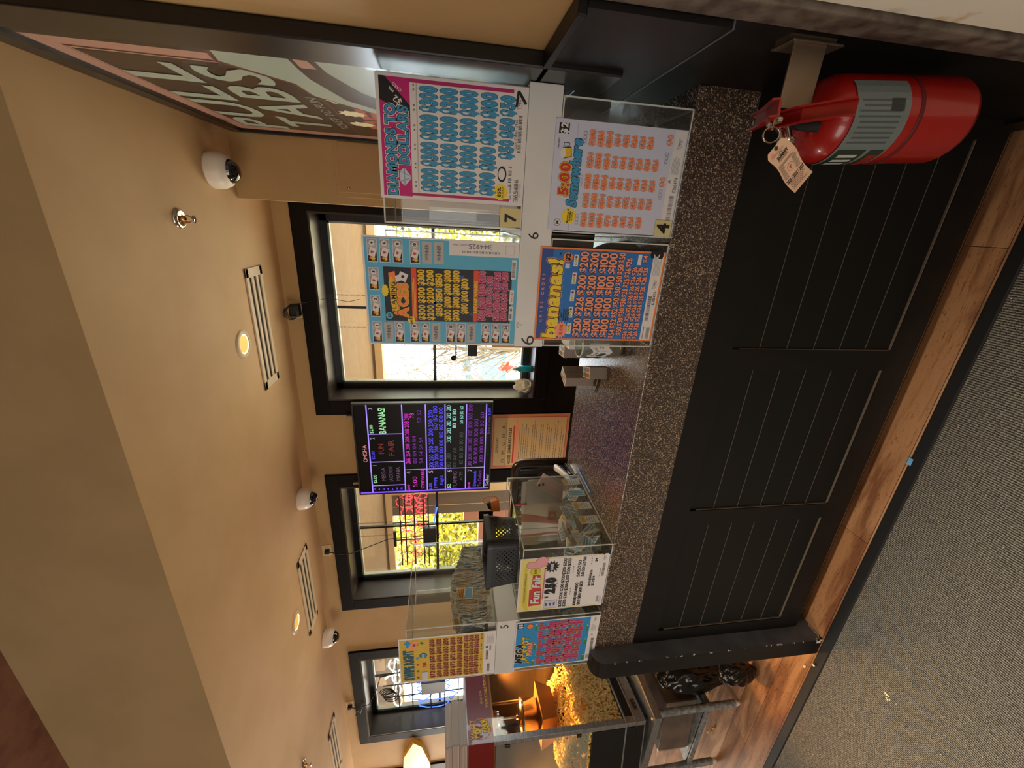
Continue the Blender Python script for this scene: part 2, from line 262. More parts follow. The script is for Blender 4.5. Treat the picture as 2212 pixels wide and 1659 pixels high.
# ---------------------------------------------------------------- lettering: glyphs of the built-in font, cut as meshes
_G = {}
def glyph(ch, off):
    k = (ch, round(off, 3))
    if k in _G: return _G[k]
    cu = bpy.data.curves.new('g', 'FONT'); cu.body = ch; cu.size = 1; cu.resolution_u = 3; cu.fill_mode = 'FRONT'; cu.offset = off
    ob = bpy.data.objects.new('g', cu); me = ob.to_mesh()
    vs_ = [(v.co.x, v.co.y) for v in me.vertices]; fs_ = [tuple(p.vertices) for p in me.polygons]
    ob.to_mesh_clear(); bpy.data.objects.remove(ob); bpy.data.curves.remove(cu)
    xs = [v[0] for v in vs_] or [0, 0.3]
    _G[k] = (vs_, fs_, min(xs), max(xs)); return _G[k]
CAP = max(v[1] for v in glyph('H', 0.0)[0])
class Sheet:
    """flat printed sheet: origin bottom-left, unit axes U (right) and V (up), size w x h; coordinates are fractions, t measured from the TOP"""
    def __init__(s, o, U, V, w, h, step=0.00022):
        s.o, s.U, s.V = Vector(o), Vector(U).normalized(), Vector(V).normalized(); s.N = s.U.cross(s.V); s.w, s.h, s.mb, s.L, s.st, s.k = w, h, MB(), 0, step, 0
        s.bend = None
    def P(s, u, t, L=None):
        p = s.o + s.U * (u * s.w) + s.V * ((1 - t) * s.h) + s.N * (s.st * (s.L if L is None else L))
        return p if s.bend is None else s.bend(p, u, t)
    def base(s, m, th=0.0006):
        a = [s.P(0, 1, 0), s.P(1, 1, 0), s.P(1, 0, 0), s.P(0, 0, 0)]; b = [p - s.N * th for p in a]
        s.mb.hexa(b + a, m); return s
    def J(s, L):
        s.k += 1; return L + .1 * (s.k % 7) if L else 0
    def rect(s, u0, t0, u1, t1, m, L=1):
        L = s.J(L); s.mb.poly([s.P(u0, t1, L), s.P(u1, t1, L), s.P(u1, t0, L), s.P(u0, t0, L)], m); return s
    def poly(s, pts, m, L=1):
        L = s.J(L); s.mb.poly([s.P(u, t, L) for u, t in pts], m); return s
    def line(s, u0, t0, u1, t1, wd, m, L=1):
        a = Vector((u0 * s.w, t0 * s.h)); b = Vector((u1 * s.w, t1 * s.h)); d = (b - a).normalized(); q = Vector((-d.y, d.x)) * wd / 2
        s.poly([((p.x) / s.w, (p.y) / s.h) for p in (a - q, b - q, b + q, a + q)], m, L); return s
    def frame(s, u0, t0, u1, t1, wd, m, L=1):
        for a in ((u0, t0, u1, t0), (u1, t0, u1, t1), (u1, t1, u0, t1), (u0, t1, u0, t0)): s.line(*a, wd, m, L)
        return s
    def star(s, u, t, r, m, n=14, k=0.72, L=2, sx=1.0):
        pts = []
        for i in range(2 * n):
            q = r * (1 if i % 2 else k); a = PI * i / n; pts.append((u + q * sx * math.cos(a) / s.w, t + q * math.sin(a) / s.h))
        s.poly(pts, m, L); return s
    def disc(s, u, t, r, m, L=2, sx=1.0, n=18): return s.star(u, t, r, m, n // 2, 1.0, L, sx)
    def barcode(s, u0, t0, u1, t1, m='ink', L=2, n=26):
        rr = random.Random(int(u0 * 999) + int(t0 * 777)); x = u0; d = (u1 - u0) / n
        for i in range(n): s.rect(x, t0, x + d * rr.uniform(.25, .75), t1, m, L); x += d
        return s
    def lines(s, u0, t0, u1, t1, n, m='ink_lgrey', L=2, k=0.35):
        d = (t1 - t0) / n; rr = random.Random(n)
        for i in range(n): s.rect(u0, t0 + i * d, u0 + (u1 - u0) * rr.uniform(.7, 1), t0 + i * d + d * k, m, L)
        return s
    def text(s, body, u, t, h, m, w=None, bold=0.012, out=None, ow=0.05, out2=None, ow2=0.09, align='c', ang=0.0, L=3, sp=0.06, slant=0.0, squeeze=None, arc=0.0):
        """u,t: centre (align c) or left/right middle; h: cap height in metres; w: total width in metres"""
        adv = []; x = 0.0
        for ch in body:
            if ch == ' ': adv.append((ch, x, 0)); x += 0.28; continue
            g = glyph(ch, bold); adv.append((ch, x - g[2], 1)); x += (g[3] - g[2]) + sp
        tot = max(x - sp, 0.01); sy = h / CAP; sx = (w / tot) if w else sy * (squeeze or 1.0)
        x0 = {'c': -tot / 2, 'l': 0, 'r': -tot}[align]; ca, sa = math.cos(ang), math.sin(ang)
        passes = ([(out2, bold + ow2, L)] if out2 else []) + ([(out, bold + ow, L + 1)] if out else []) + [(m, bold, L + 2)]
        for mm, off, LL in passes:
            for gi, (ch, ax, k) in enumerate(adv):
                if not k: continue
                g = glyph(ch, off); pts = []
                for vx, vy in g[0]:
                    X = (x0 + ax + vx) * sx; Y = (vy - CAP / 2) * sy; X += Y * slant; Y += arc * (1 - (2 * X / (tot * sx)) ** 2)
                    X, Y = X * ca - Y * sa, X * sa + Y * ca
                    pts.append(s.P(u + X / s.w, t - Y / s.h, LL + .2 * (gi % 4)))
                s.mb.raw(pts, g[1], mm)
        return s
    def grid(s, rows, u0, u1, h, m, **kw):     # rows: (t, [strings])
        for row in rows:
            t, items = row[0], row[1]; a, b = (row[2], row[3]) if len(row) > 2 else (u0, u1); n_ = len(items); d = (b - a) / n_
            hh = row[4] if len(row) > 4 else h
            for i, it in enumerate(items): s.text(it, a + d * (i + .5), t, hh, m, w=d * s.w * 0.90, **kw)
        return s
    def build(s, name, parent=None): return s.mb.build(name, parent)
def XZ(x0, z0, Y, w, h): return Sheet((x0, Y, z0), (1, 0, 0), (0, 0, 1), w, h)    # faces the camera side (-Y)

# ================================================================ SETTING
K = 1.04; CEIL = 2.79; BK = 3.02; CF = 1.218; SW = 0.355; HD = 1.40
m = MB(); m.box(-9, 2.2, 1.135, 3.4, FZ - .05, FZ, 'laminate'); struct(m, 'floor')
m = MB(); m.box(-9, 2.2, -4.0, 1.085, FZ - .05, FZ + .004, 'carpet'); tag(m.build('floor_carpet'), kind='structure')
m = MB(); m.hexa([(-9, 1.085, FZ), (2.2, 1.085, FZ), (2.2, 1.135, FZ), (-9, 1.135, FZ), (-9, 1.09, FZ + .009), (2.2, 1.09, FZ + .009), (2.2, 1.128, FZ + .006), (-9, 1.128, FZ + .006)], 'black_rubber'); struct(m, 'trim_1')
m = MB(); m.box(-9, 2.2, HD + .0005, 3.3, CEIL, CEIL + .1, 'ceiling_paint'); struct(m, 'ceiling')
m = MB(); m.box(-9, 2.2, HD, HD + .12, CEIL + .0005, 3.5, 'header_paint'); struct(m, 'wall_header')
m = MB(); m.box(-9, 2.2, -4.0, HD, 3.45, 3.55, 'brown_plaster'); tag(m.build('ceiling_front_room'), kind='structure')
# side wall on the right: tan above a black wainscot
m = MB(); m.box(SW, SW + .12, .90, BK + .3, K + .44, CEIL + .6, 'wall_paint'); m.box(SW, SW + .12, .84, .90, K + .44, CEIL + .6, 'wall_paint'); m.box(SW, SW + .12, .84, BK + .3, FZ, K + .44, 'black_wood')
struct(m, 'wall_right')
m = MB(); m.box(SW - .022, SW, .845, 1.50, 1.20, 1.465, 'black_wood'); m.box(SW - .034, SW, .845, 1.58, 1.465, 1.482, 'black_wood', .003); m.box(SW - .024, SW - .0, .845, 1.50, 1.196, 1.2, 'lightened_grey'); m.box(SW - .01, SW, .845, 2.58, FZ, FZ + .12, 'black_wood'); struct(m, 'trim_2')
m = MB(); m.box(SW - .012, SW + .13, .775, .842, FZ, 3.4, 'grey_worn', .004); m.box(SW - .002, SW + .13, .30, .768, FZ, 3.4, 'white_worn'); m.box(SW + .002, SW + .12, .766, .777, FZ, 3.4, 'black_paint'); struct(m, 'trim_3')
m = MB(); m.box(SW, SW + .12, -4.0, .30, FZ, 3.5, 'wall_paint'); struct(m, 'wall_right_front')
m = MB(); m.box(-9.1, -9, -4, 3.4, FZ, 3.5, 'wall_paint'); struct(m, 'wall_left')
m = MB(); m.box(-9, .5, -4.1, -4.0, FZ, 3.5, 'wall_paint'); struct(m, 'wall_front')
# chase in the corner with an access panel
m = MB(); m.box(.022, SW, 2.59, BK, FZ, CEIL, 'wall_paint'); struct(m, 'wall_chase')
t = thing('access_panel', 'small painted access panel with a latch on the boxed corner', 'access panel', (.205, 2.59, 2.16))
MB().box(-.145, .145, -.006, 0, -.20, .125, 'wall_paint', .002).build('frame', t)
MB().box(-.121, .121, -.011, -.005, -.175, .103, 'copper_door', .002).build('door', t)
MB().lathe([(0, .006), (.006, .006), (.008, 0)], (-.10, -.011, .06), 'chrome', (0, -1, 0), 10).build('latch', t)

WIN = [(-1.345, -.025, .09, 'w1'), (-3.395, -2.13, -2.02, 'w2'), (-5.48, -4.22, -4.10, 'w3'), (-7.55, -6.30, -6.18, 'w4')]   # opening left, right, outer right
ZT, ZB = 2.575, 1.0
m = MB(); xs = 0.475
for a, b_, _, _ in WIN:
    m.box(b_, xs, BK, BK + .30, K + .44, CEIL, 'wall_paint'); m.box(b_, xs, BK, BK + .30, FZ, K + .44, 'black_wood')
    m.box(a, b_, BK, BK + .30, ZT, CEIL, 'wall_paint'); m.box(a, b_, BK, BK + .30, FZ, ZB, 'black_wood'); xs = a
m.box(-9, xs, BK, BK + .30, K + .44, CEIL, 'wall_paint'); m.box(-9, xs, BK, BK + .30, FZ, K + .44, 'black_wood')
struct(m, 'wall_back')
m = MB(); xs = .02
for a, b_, _, _ in WIN:
    m.box(b_ + .122, xs, BK - .02, BK, K + .42, K + .445, 'black_wood', .004); xs = a - .122
m.box(-9, xs, BK - .02, BK, K + .42, K + .445, 'black_wood', .004); struct(m, 'trim_4')
for i, (a, b_, o_, nm) in enumerate(WIN):
    w = MB(); cw = .12; yo = BK - .022                   # casing
    ro = min(b_ + cw, .02) if i == 0 else b_ + cw
    w.box(a - cw, ro, yo, BK, ZT, ZT + .105, 'window_wood', .004); w.box(a - cw, a, yo, BK, ZB - .09, ZT, 'window_wood', .004)
    w.box(b_, max(ro, b_ + .02), yo, BK, ZB - .09, ZT, 'window_wood', .004); w.box(a, b_, yo - .02, BK, ZB - .09, ZB - .005, 'window_wood', .004)
    root = w.build('window_%d' % (i + 1)); tag(root, kind='structure')
    j = MB(); j.box(a, a + .012, BK - .02, BK + .24, ZB, ZT, 'jamb_wood'); j.box(b_ - .012, b_, BK - .02, BK + .24, ZB, ZT, 'jamb_wood')
    j.box(a + .012, b_ - .012, BK - .02, BK + .24, ZT - .012, ZT, 'jamb_wood'); j.build('jamb', root)
    j = MB(); j.box(a + .012, b_ - .012, BK - .035, BK + .24, ZB, ZB + .02, 'jamb_wood', .004); j.build('sill', root)
    f = MB(); y0, y1 = BK + .20, BK + .245; A, B_ = a + .012, b_ - .012; T_, L_ = ZT - .012, ZB + .02
    for (q0, q1, z0, z1) in ((A, A + .045, L_, T_), (B_ - .045, B_, L_, T_), (A, B_, T_ - .045, T_), (A, B_, L_, L_ + .05)):
        f.box(q0, q1, y0, y1, z0, z1, 'sash_dark')
    for (q0, q1, z0, z1) in ((A + .045, A + .058, L_ + .05, T_ - .045), (B_ - .058, B_ - .045, L_ + .05, T_ - .045), (A + .045, B_ - .045, T_ - .058, T_ - .045), (A + .045, B_ - .045, L_ + .05, L_ + .064)):
        f.box(q0, q1, y0 + .012, y1, z0, z1, 'sash_bead')
    xm = (A + B_) / 2
    f.box(xm - .009, xm + .009, y0 + .02, y1 - .005, L_, T_, 'sash_dark'); f.box(A, B_, y0 + .02, y1 - .005, 1.782, 1.806, 'sash_dark'); f.build('window_frame', root)
    MB().box(A + .05, B_ - .05, y1 - .004, y1 + .002, L_ + .05, T_ - .05, 'glass').build('pane', root)

# ================================================================ OUTSIDE
YP = 5.0
m = MB(); m.box(-14, 14, BK + .3, 60, -.35, -.30, 'asphalt'); tag(m.build('ground'), kind='structure')
m = MB(); m.box(-14, 12, 8.4, 10.6, -.31, .05, 'dry_ground'); tag(m.build('planting_bed', ), 'dry leaf covered planting bed beyond the porch', 'planting bed')
t = thing('porch', 'tan covered porch with light beams outside the windows', 'porch', (0, YP, -.30))
q = MB(); q.box(-12, 5, -1.68, .12, 2.89, 2.98, 'porch_tan'); q.build('roof', t)
q = MB(); q.box(-12, 5, -.02, .12, 2.86, 3.2, 'porch_tan'); q.build('beam', t)
q = MB(); q.box(-12, 5, -.03, .10, 2.775, 2.86, 'porch_cream'); q.build('fascia', t)
for x0, x1 in ((-3.69, -3.55), (-6.5, -6.36), (-9.4, -9.26), (1.9, 2.04)):
    MB().box(x0, x1, -.03, .11, 0, 2.775, 'porch_cream').build('post', t)
q = MB(); q.box(-4.07, -3.69, .0, .10, 0, 2.775, 'porch_grey'); q.box(-3.92, -3.912, -.006, 0, 0, 2.775, 'porch_cream'); q.box(-12, -4.07, .02, .10, 0, .95, 'porch_grey'); q.build('partition', t)
q = MB(); q.box(-4.35, -4.10, .13, .30, 0, 1.75, 'brick'); q.box(-12, -4.1, .13, .28, 1.30, 1.52, 'brick'); q.build('brick_rail', t)

def leafy(name, label, cat, cx, cy, cz, rx, ry, rz, n, mats, s=.07, group=None, seed=1):
    rr = random.Random(seed); root = thing(name, label, cat, (cx, cy, -.30), group=group)
    st = MB()
    for k in range(5):
        a = rr.uniform(0, 2 * PI); st.tube([(0, 0, 0), (.15 * rx * math.cos(a), .15 * ry * math.sin(a), cz * .5), (.5 * rx * math.cos(a), .5 * ry * math.sin(a), cz + .3)], [.05, .035, .015], 'bark', 6)
    st.build('stem', root)
    fm = MB()
    for k in range(n):
        while True:
            p = Vector((rr.uniform(-1, 1), rr.uniform(-1, 1), rr.uniform(-1, 1)))
            if .15 < p.length < 1: break
        p = Vector((p.x * rx, p.y * ry, p.z * rz + cz + .30)); d = Vector((rr.uniform(-1, 1), rr.uniform(-1, 1), rr.uniform(-1, 1))).normalized(); e = d.orthogonal().normalized(); ss = s * rr.uniform(.6, 1.4)
        fm.poly([p - d * ss, p + e * ss * .55, p + d * ss, p - e * ss * .55], rr.choice(mats))
    fm.build('foliage', root); return root
leafy('shrub', 'dense yellow-green shrub seen through the middle window', 'shrub', -6.3, 7.3, 1.3, 2.6, .7, 1.9, 22000, ['leaf_a', 'leaf_a', 'leaf_b', 'leaf_c'], seed=3, s=.05)
leafy('shrub', 'yellow-green shrub at the right side of the right window', 'shrub', .9, 7.6, 1.5, 1.5, .7, 1.9, 8000, ['leaf_a', 'leaf_a', 'leaf_b', 'leaf_c'], seed=4, s=.05)
def bare_tree(x, y, h, n, seed, label):
    rr = random.Random(seed); root = thing('bare_tree', label, 'tree', (x, y, .05 if y > 8.4 else -.30), group='bare trees beyond the porch')
    MB().tube([(0, 0, 0), (.05, 0, h * .3), (0, .05, h * .55)], [.045, .035, .025], 'bark', 8).build('trunk', root)
    b = MB()
    for k in range(n):
        a = rr.uniform(0, 2 * PI); z0 = rr.uniform(.05, .5) * h; L = rr.uniform(.5, 1.0) * h * .5; p = Vector((0, 0, z0)); d = Vector((math.cos(a) * .6, math.sin(a) * .4, .9)).normalized(); pts = [p.copy()]
        for j in range(5):
            d = (d + Vector((rr.uniform(-.35, .35), rr.uniform(-.3, .3), rr.uniform(-.1, .25)))).normalized(); p = p + d * L / 4; pts.append(p.copy())
        b.tube(pts, [.015, .012, .009, .007, .005, .003], 'bark', 4)
        for j in range(2, 6):
            for s_ in (-1, 1):
                e = Vector((rr.uniform(-1, 1), rr.uniform(-.6, .6), rr.uniform(.1, .8))).normalized(); b.tube([pts[j], pts[j] + e * .25, pts[j] + e * .42 + Vector((0, 0, .1))], [.006, .004, .003], 'bark', 3, False)
    b.build('branches', root)
bare_tree(-2.5, 8.0, 4.2, 40, 11, 'bare multi-stemmed tree in front of the blue car'); bare_tree(-3.9, 9.3, 4.6, 40, 12, 'bare tree at the left side of the right window')
# parked car
t = thing('parked_car', 'light blue parked car seen through the right window', 'car', (-4.15, 11.7, -.30), math.radians(8))
prof = [(-2.0, .35), (-2.1, .75), (-1.95, 1.0), (-1.3, 1.05), (-.75, 1.55), (.75, 1.6), (1.45, 1.1), (2.0, .98), (2.12, .7), (2.1, .35)]
b = MB(); n_ = len(prof)
for sgn in (-1, 1):
    pts = [(x, sgn * (.85 if z < 1.2 else .68), z) for x, z in prof]; b.poly(pts if sgn < 0 else pts[::-1], 'car_blue')
for i in range(n_):
    (x0, z0), (x1, z1) = prof[i], prof[(i + 1) % n_]; a0, a1 = (.85 if z0 < 1.2 else .68), (.85 if z1 < 1.2 else .68)
    b.poly([(x0, -a0, z0), (x0, a0, z0), (x1, a1, z1), (x1, -a1, z1)], 'car_blue', True)
b.build('body', t)
MB().poly([(-1.15, -.80, 1.08), (-.1, -.80, 1.08), (-.1, -.74, 1.48), (-.72, -.74, 1.48)], 'car_glass').poly([(0, -.80, 1.08), (1.2, -.80, 1.08), (.7, -.74, 1.5), (0, -.74, 1.5)], 'car_glass').poly([(1.48, -.6, 1.1), (1.48, .6, 1.1), (.85, .55, 1.56), (.85, -.55, 1.56)], 'car_glass').build('windows', t)
for x in (-1.3, 1.35):
    w = MB(); w.lathe([(0, -.01), (.2, -.01), (.21, .0), (.32, .0), (.33, .03), (.33, .2), (0, .2)], (x, -.86, .33), 'tyre', (0, 1, 0), 20); w.lathe([(0, -.02), (.18, -.015), (.2, 0)], (x, -.865, .33), 'steel', (0, 1, 0), 16); w.build('wheel', t)
MB().box(2.02, 2.12, -.82, -.45, .78, .98, 'tail_red', .02).build('tail_light', t)
t = thing('yard_hydrant', 'small red hydrant standing in the dry leaves outside the right window', 'hydrant', (-3.3, 9.2, .05))
MB().lathe([(.10, 0), (.10, .04), (.07, .05), (.07, .30), (.09, .31), (.08, .38), (.03, .44), (0, .45)], (0, 0, 0), 'tail_red', seg=14).build('body', t)
MB().lathe([(.035, -.13), (.035, .13)], (0, 0, .22), 'tail_red', (1, 0, 0), 10).build('nozzle', t)

# ================================================================ COUNTER
t = thing('ticket_counter', 'black panelled ticket counter with speckled brown laminate top and front band', 'counter', (-.7, 1.6, FZ))
def cp(mb, name, lab=None):
    o = mb.build(name); o.parent = t; o.location = (.7, -1.6, -FZ)
    if lab: o['label'] = lab
    return o
cp(MB().box(-1.80, SW, CF, 1.90, K - .035, K, 'granite', .003).box(-1.80, SW, CF + .0005, CF + .02, .856, K - .03, 'granite'), 'countertop')
FB = 0.0
m = MB(); m.box(-1.80, SW, CF + .012, 1.86, FB, K - .036, 'black_wood'); cp(m, 'carcass')
ST = [(.31, SW), (-.372 - .075, -.372), (-1.045 - .075, -1.045), (-1.80, -1.72)]     # stile spans left,right
ST = [(.30, SW), (-.445, -.370), (-1.118, -1.045), (-1.80, -1.722)]
m = MB(); z0, z1 = .105, .742
m.box(-1.80, SW, CF, CF + .014, z1, .857, 'black_wood'); m.box(-1.80, SW, CF, CF + .014, FB, z0, 'black_wood')
for a, b_ in ST: m.box(a, b_, CF, CF + .014, z0, z1, 'black_wood')
cp(m, 'face_frame')
for i in range(3):
    x1, x0 = ST[i][0], ST[i + 1][1]; p = MB(); n_ = 6; hs = (z1 - z0) / n_
    p.box(x0, x1, CF + .010, CF + .0135, z0, z1, 'black_paint')
    for k in range(1, n_): p.box(x0, x1, CF + .0094, CF + .0101, z0 + k * hs - .0016, z0 + k * hs + .0016, 'groove'); p.box(x0, x1, CF + .0090, CF + .0101, z0 + k * hs - .0034, z0 + k * hs - .0014, 'groove_dust' if k < 6 else 'groove')
    p.box(x0, x1, CF + .004, CF + .0102, z0, z0 + .004, 'groove_dust'); p.box(x0, x0 + .003, CF + .004, CF + .0102, z0, z1 - .03, 'groove_dust')
    cp(p, 'beadboard_panel')
bm = bmesh.new()   # end board with a rounded nose and worn edges
X0, X1, Y0, Y1 = -1.885, -1.79, 1.139, 1.93; TZ = 1.065
pr = [(Y1, FZ), (Y0, FZ), (Y0, TZ - .06)] + [(Y0 + .06 - .06 * math.cos(a), TZ - .06 + .06 * math.sin(a)) for a in [PI / 12 * k for k in range(1, 7)]] + [(CF - .004, TZ), (CF - .004, 1.03), (Y1, 1.03)]
m = MB(); m.poly([(X1, y, z) for y, z in pr][::-1], 'lightened_grey'); m.poly([(X0, y, z) for y, z in pr], 'lightened_grey')
for i in range(len(pr)):
    (ya, za), (yb, zb) = pr[i], pr[(i + 1) % len(pr)]; m.poly([(X1, ya, za), (X1, yb, zb), (X0, yb, zb), (X0, ya, za)], 'black_wood')
cp(m, 'end_board')
m = MB(); rr = random.Random(5)
for k in range(26):
    z = FZ + .02 + rr.random() ** 1.3 * 1.05; s_ = rr.uniform(.003, .010)
    if z < TZ - .08: m.box(X1 - .004, X1 + .0012, Y0 - .0012, Y0 + .004, z, z + s_, 'chipped_paint')
m.box(X1 - .02, X1 + .0012, Y0 - .0012, Y0 + .010, FZ + .002, FZ + .03, 'chipped_paint'); m.box(X1, X1 + .0012, Y0, CF, FZ + .002, FZ + .010, 'chipped_paint')

cp(m, 'chipped_edge')['kind'] = 'stuff'

# ================================================================ TICKET BOXES
def acrylic_box(label, x0, x1, z0, z1, y0=CF + .002, y1=1.70, lid=True, lip=True):
    cx, cy = (x0 + x1) / 2, (y0 + y1) / 2; t = thing('ticket_box', label, 'ticket box', (cx, cy, z0), group='clear acrylic ticket boxes on the counter'); th = .004
    def sub(mb, name):
        o = mb.build(name); o.parent = t; o.location = (-cx, -cy, -z0); return o
    sub(MB().box(x0, x1, y0, y0 + th, z0, z1, 'acrylic'), 'front_panel'); sub(MB().box(x0, x0 + th, y0 + th, y1, z0, z1, 'acrylic'), 'side_panel'); sub(MB().box(x1 - th, x1, y0 + th, y1, z0, z1, 'acrylic'), 'side_panel')
    sub(MB().box(x0, x1, y0 + th, y1, z0, z0 + th, 'acrylic'), 'bottom_panel'); sub(MB().box(x0 + th, x1 - th, y0 + th, y0 + .26, z1 - th, z1, 'acrylic'), 'top_panel')
    sub(MB().box(x0 + th, x1 - th, y1 - th, y1, z0, z1 - .1, 'acrylic'), 'back_panel')
    e = MB(); w = .0035
    for x in (x0, x1 - w):
        for y in (y0 - .0006, y1 - w): e.box(x, x + w, y, y + w, z0, z1, 'acrylic_edge')
        for z in (z0, z1 - w): e.box(x - .0003, x + w, y0, y1, z, z + w, 'acrylic_edge')
    for y in (y0 - .0006, y0 + .26, y1 - w):
        for z in (z0, z1 - w):
            if not (y == y0 + .26 and z == z0): e.box(x0, x1, y, y + w, z, z + w, 'acrylic_edge')
    e.box(x0, x0 + .004, y0 + .10, y0 + .106, z0, z1, 'acrylic_edge'); sub(e, 'polished_edges'); return t
B4 = (-.028, .300); B3 = (-.365, -.045); B2 = (-1.515, -1.188); B1 = (-1.893, -1.565)
acrylic_box('lower clear box at the right end holding the lavender five o\'clock game sheet', *B4, K, 1.402)
acrylic_box('lower clear box behind the blue and orange banana game sheet', *B3, K, 1.402)
acrylic_box('lower clear box with loose tickets behind the cream fair game sheet', *B2, K, 1.408)
acrylic_box('lower clear box at the left end behind the blue jackpot sheet', *B1, K, 1.402)
acrylic_box('upper clear box at the right behind the magenta diamond game sheet', -.028, .308, 1.493, 1.862)
acrylic_box('upper clear box behind the light blue aces game sheet', -.365, -.045, 1.493, 1.862)
acrylic_box('upper clear box at the left heaped with white tickets', *B1, 1.496, 1.868)
def riser(label, x0, x1, z0, z1, marks, cut=None):
    t = thing('riser', label, 'riser', ((x0 + x1) / 2, 1.46, z0)); q = MB().box(x0, x1, CF - .001, 1.70, z0, z1, 'riser_white', .002)
    s = XZ(x0, z0, CF - .0012, x1 - x0, z1 - z0); marks(s)
    for f, k in zip(s.mb.f, s.mb.m): q.poly([s.mb.v[i] for i in f], s.mb.mats[k])
    o = q.build('body'); o.parent = t; o.location = (-(x0 + x1) / 2, -1.46, -z0)
def mk6(s):
    s.text('6', .475, .40, .029, 'ink', bold=.0, sp=.1, ang=0)
    s.text('6', .03, .45, .04, 'ink', bold=-.01, squeeze=1.25); s.line(.10, .22, .10, .02, .0016, 'ink', 3); s.line(.10, .0, .088, .09, .0016, 'ink', 3); s.line(.10, .0, .112, .09, .0016, 'ink', 3)
riser('long white riser with two handwritten sixes between the right-hand boxes', -.367, .320, 1.404, 1.492, mk6)
riser('short white riser marked five between the left-hand boxes', *B1, 1.404, 1.495, lambda s: s.text('5', .905, .35, .034, 'ink', bold=-.005))
def flare(name, label, s):
    o = s.build('game_sheet'); tag(o, label, 'game sheet', 'pull tab game sheets on the boxes'); return o
def sticker(parent, x, z, w, h, txt, m='tape_tan', Y=CF - .0045, th=.04, **kw):
    s = XZ(x, z, Y, w, h); s.base(m); s.text(txt, .5, .5, th, 'ink', bold=.03, **kw); return s.build('number_sticker', parent)
def mn(s, u, t, k=1.0, m='ink_grey'):
    P = [(-.034, -.015), (-.022, -.006), (-.005, -.008), (.006, -.004), (.034, -.006), (.015, .005), (.018, .016), (-.026, .016)]
    pts = [(u + a * k, t + b_ * k * .75) for a, b_ in P]
    for i in range(len(pts)): s.line(*pts[i], *pts[(i + 1) % len(pts)], .0006, m, 3)
    s.text('MN', u - .004, t + .003, .004 * k, m, bold=0)

# ---- magenta diamonds sheet
s = XZ(.033, 1.494, CF - .004, .272, .372); s.base('paper_white')
s.rect(.025, .022, .975, .215, 'magenta'); s.rect(.035, .2, .06, .90, 'magenta2'); s.rect(.945, .2, .975, .90, 'magenta2')
s.poly([(.80, .022), (.975, .022), (.975, .06), (.77, .215), (.68, .215)], 'ink', 2); s.text('$2', .80, .135, .013, 'paper_white', bold=.02, ang=.95); s.text('PER', .88, .10, .006, 'paper_white', ang=.95); s.text('CARD', .90, .135, .006, 'paper_white', ang=.95)
s.text('DIAMONDS TO', .40, .085, .023, 'cyan', w=.20, bold=.03, out='teal_dark', ow=.05, out2='paper_white', ow2=.10)
s.text('DOLLARS', .53, .165, .023, 'cyan', w=.125, bold=.03, out='teal_dark', ow=.05, out2='paper_white', ow2=.10)
s.poly([(.11, .165), (.15, .135), (.24, .135), (.27, .165), (.19, .215)], 'paper_lav', 3); s.line(.11, .165, .27, .165, .0012, 'slate_teal', 4); s.line(.15, .135, .19, .215, .001, 'slate_teal', 4); s.line(.24, .135, .19, .215, .001, 'slate_teal', 4)
s.rect(.06, .215, .945, .93, 'paper_white', 2); s.rect(.06, .255, .945, .262, 'paper_grey', 3)
for k in range(6): s.star(.12 + k * .155, .24, .0035, 'ink_grey', 4, .4, 3); s.star(.155 + k * .155, .24, .0035, 'ink_grey', 4, .4, 3)
for k in range(3): s.grid([(.335 + k * .132, ['$300'] * 4)], .07, .94, .036, 'cyan', bold=.055, out='teal_dark', ow=.03, sp=.06)
s.grid([(.735, ['$100'] * 4)], .07, .94, .034, 'cyan', bold=.055, out='teal_dark', ow=.03, sp=.06); s.grid([(.862, ['$50'] * 3)], .40, .93, .032, 'cyan', bold=.055, out='teal_dark', ow=.03, sp=.06)
s.star(.115, .835, .021, 'yellow', 14, .85, 3); s.text('85%', .115, .825, .009, 'ink', bold=.03); s.text('PAYOUT', .115, .85, .0045, 'ink')
s.star(.275, .84, .012, 'ink', 8, 1, 3, 1.6); s.star(.275, .838, .009, 'paper_white', 8, 1, 4, 1.5); s.barcode(.17, .885, .35, .91, n=20); s.text('Form  70785J50', .12, .905, .004, 'ink_grey')
s.text('3165486', .135, .945, .011, 'ink_grey', w=.055, bold=.0); s.lines(.08, .958, .22, .985, 3); s.text('Ticket Count  2450', .61, .925, .008, 'ink_grey', w=.07, bold=0); s.barcode(.47, .94, .78, .965, 'ink_grey'); mn(s, .875, .94, 1.5)
s.line(.965, .93, .87, .985, .007, 'ink', 6); s.line(.965, .93, .84, .92, .006, 'ink', 6)
s.rect(.04, .958, .16, .962, 'ink_lgrey', 2)
fl = flare('a', 'magenta and blue diamond game sheet on the upper right box', s); sticker(fl, -.022, 1.496, .048, .058, '7', th=.03, Y=CF - .002)

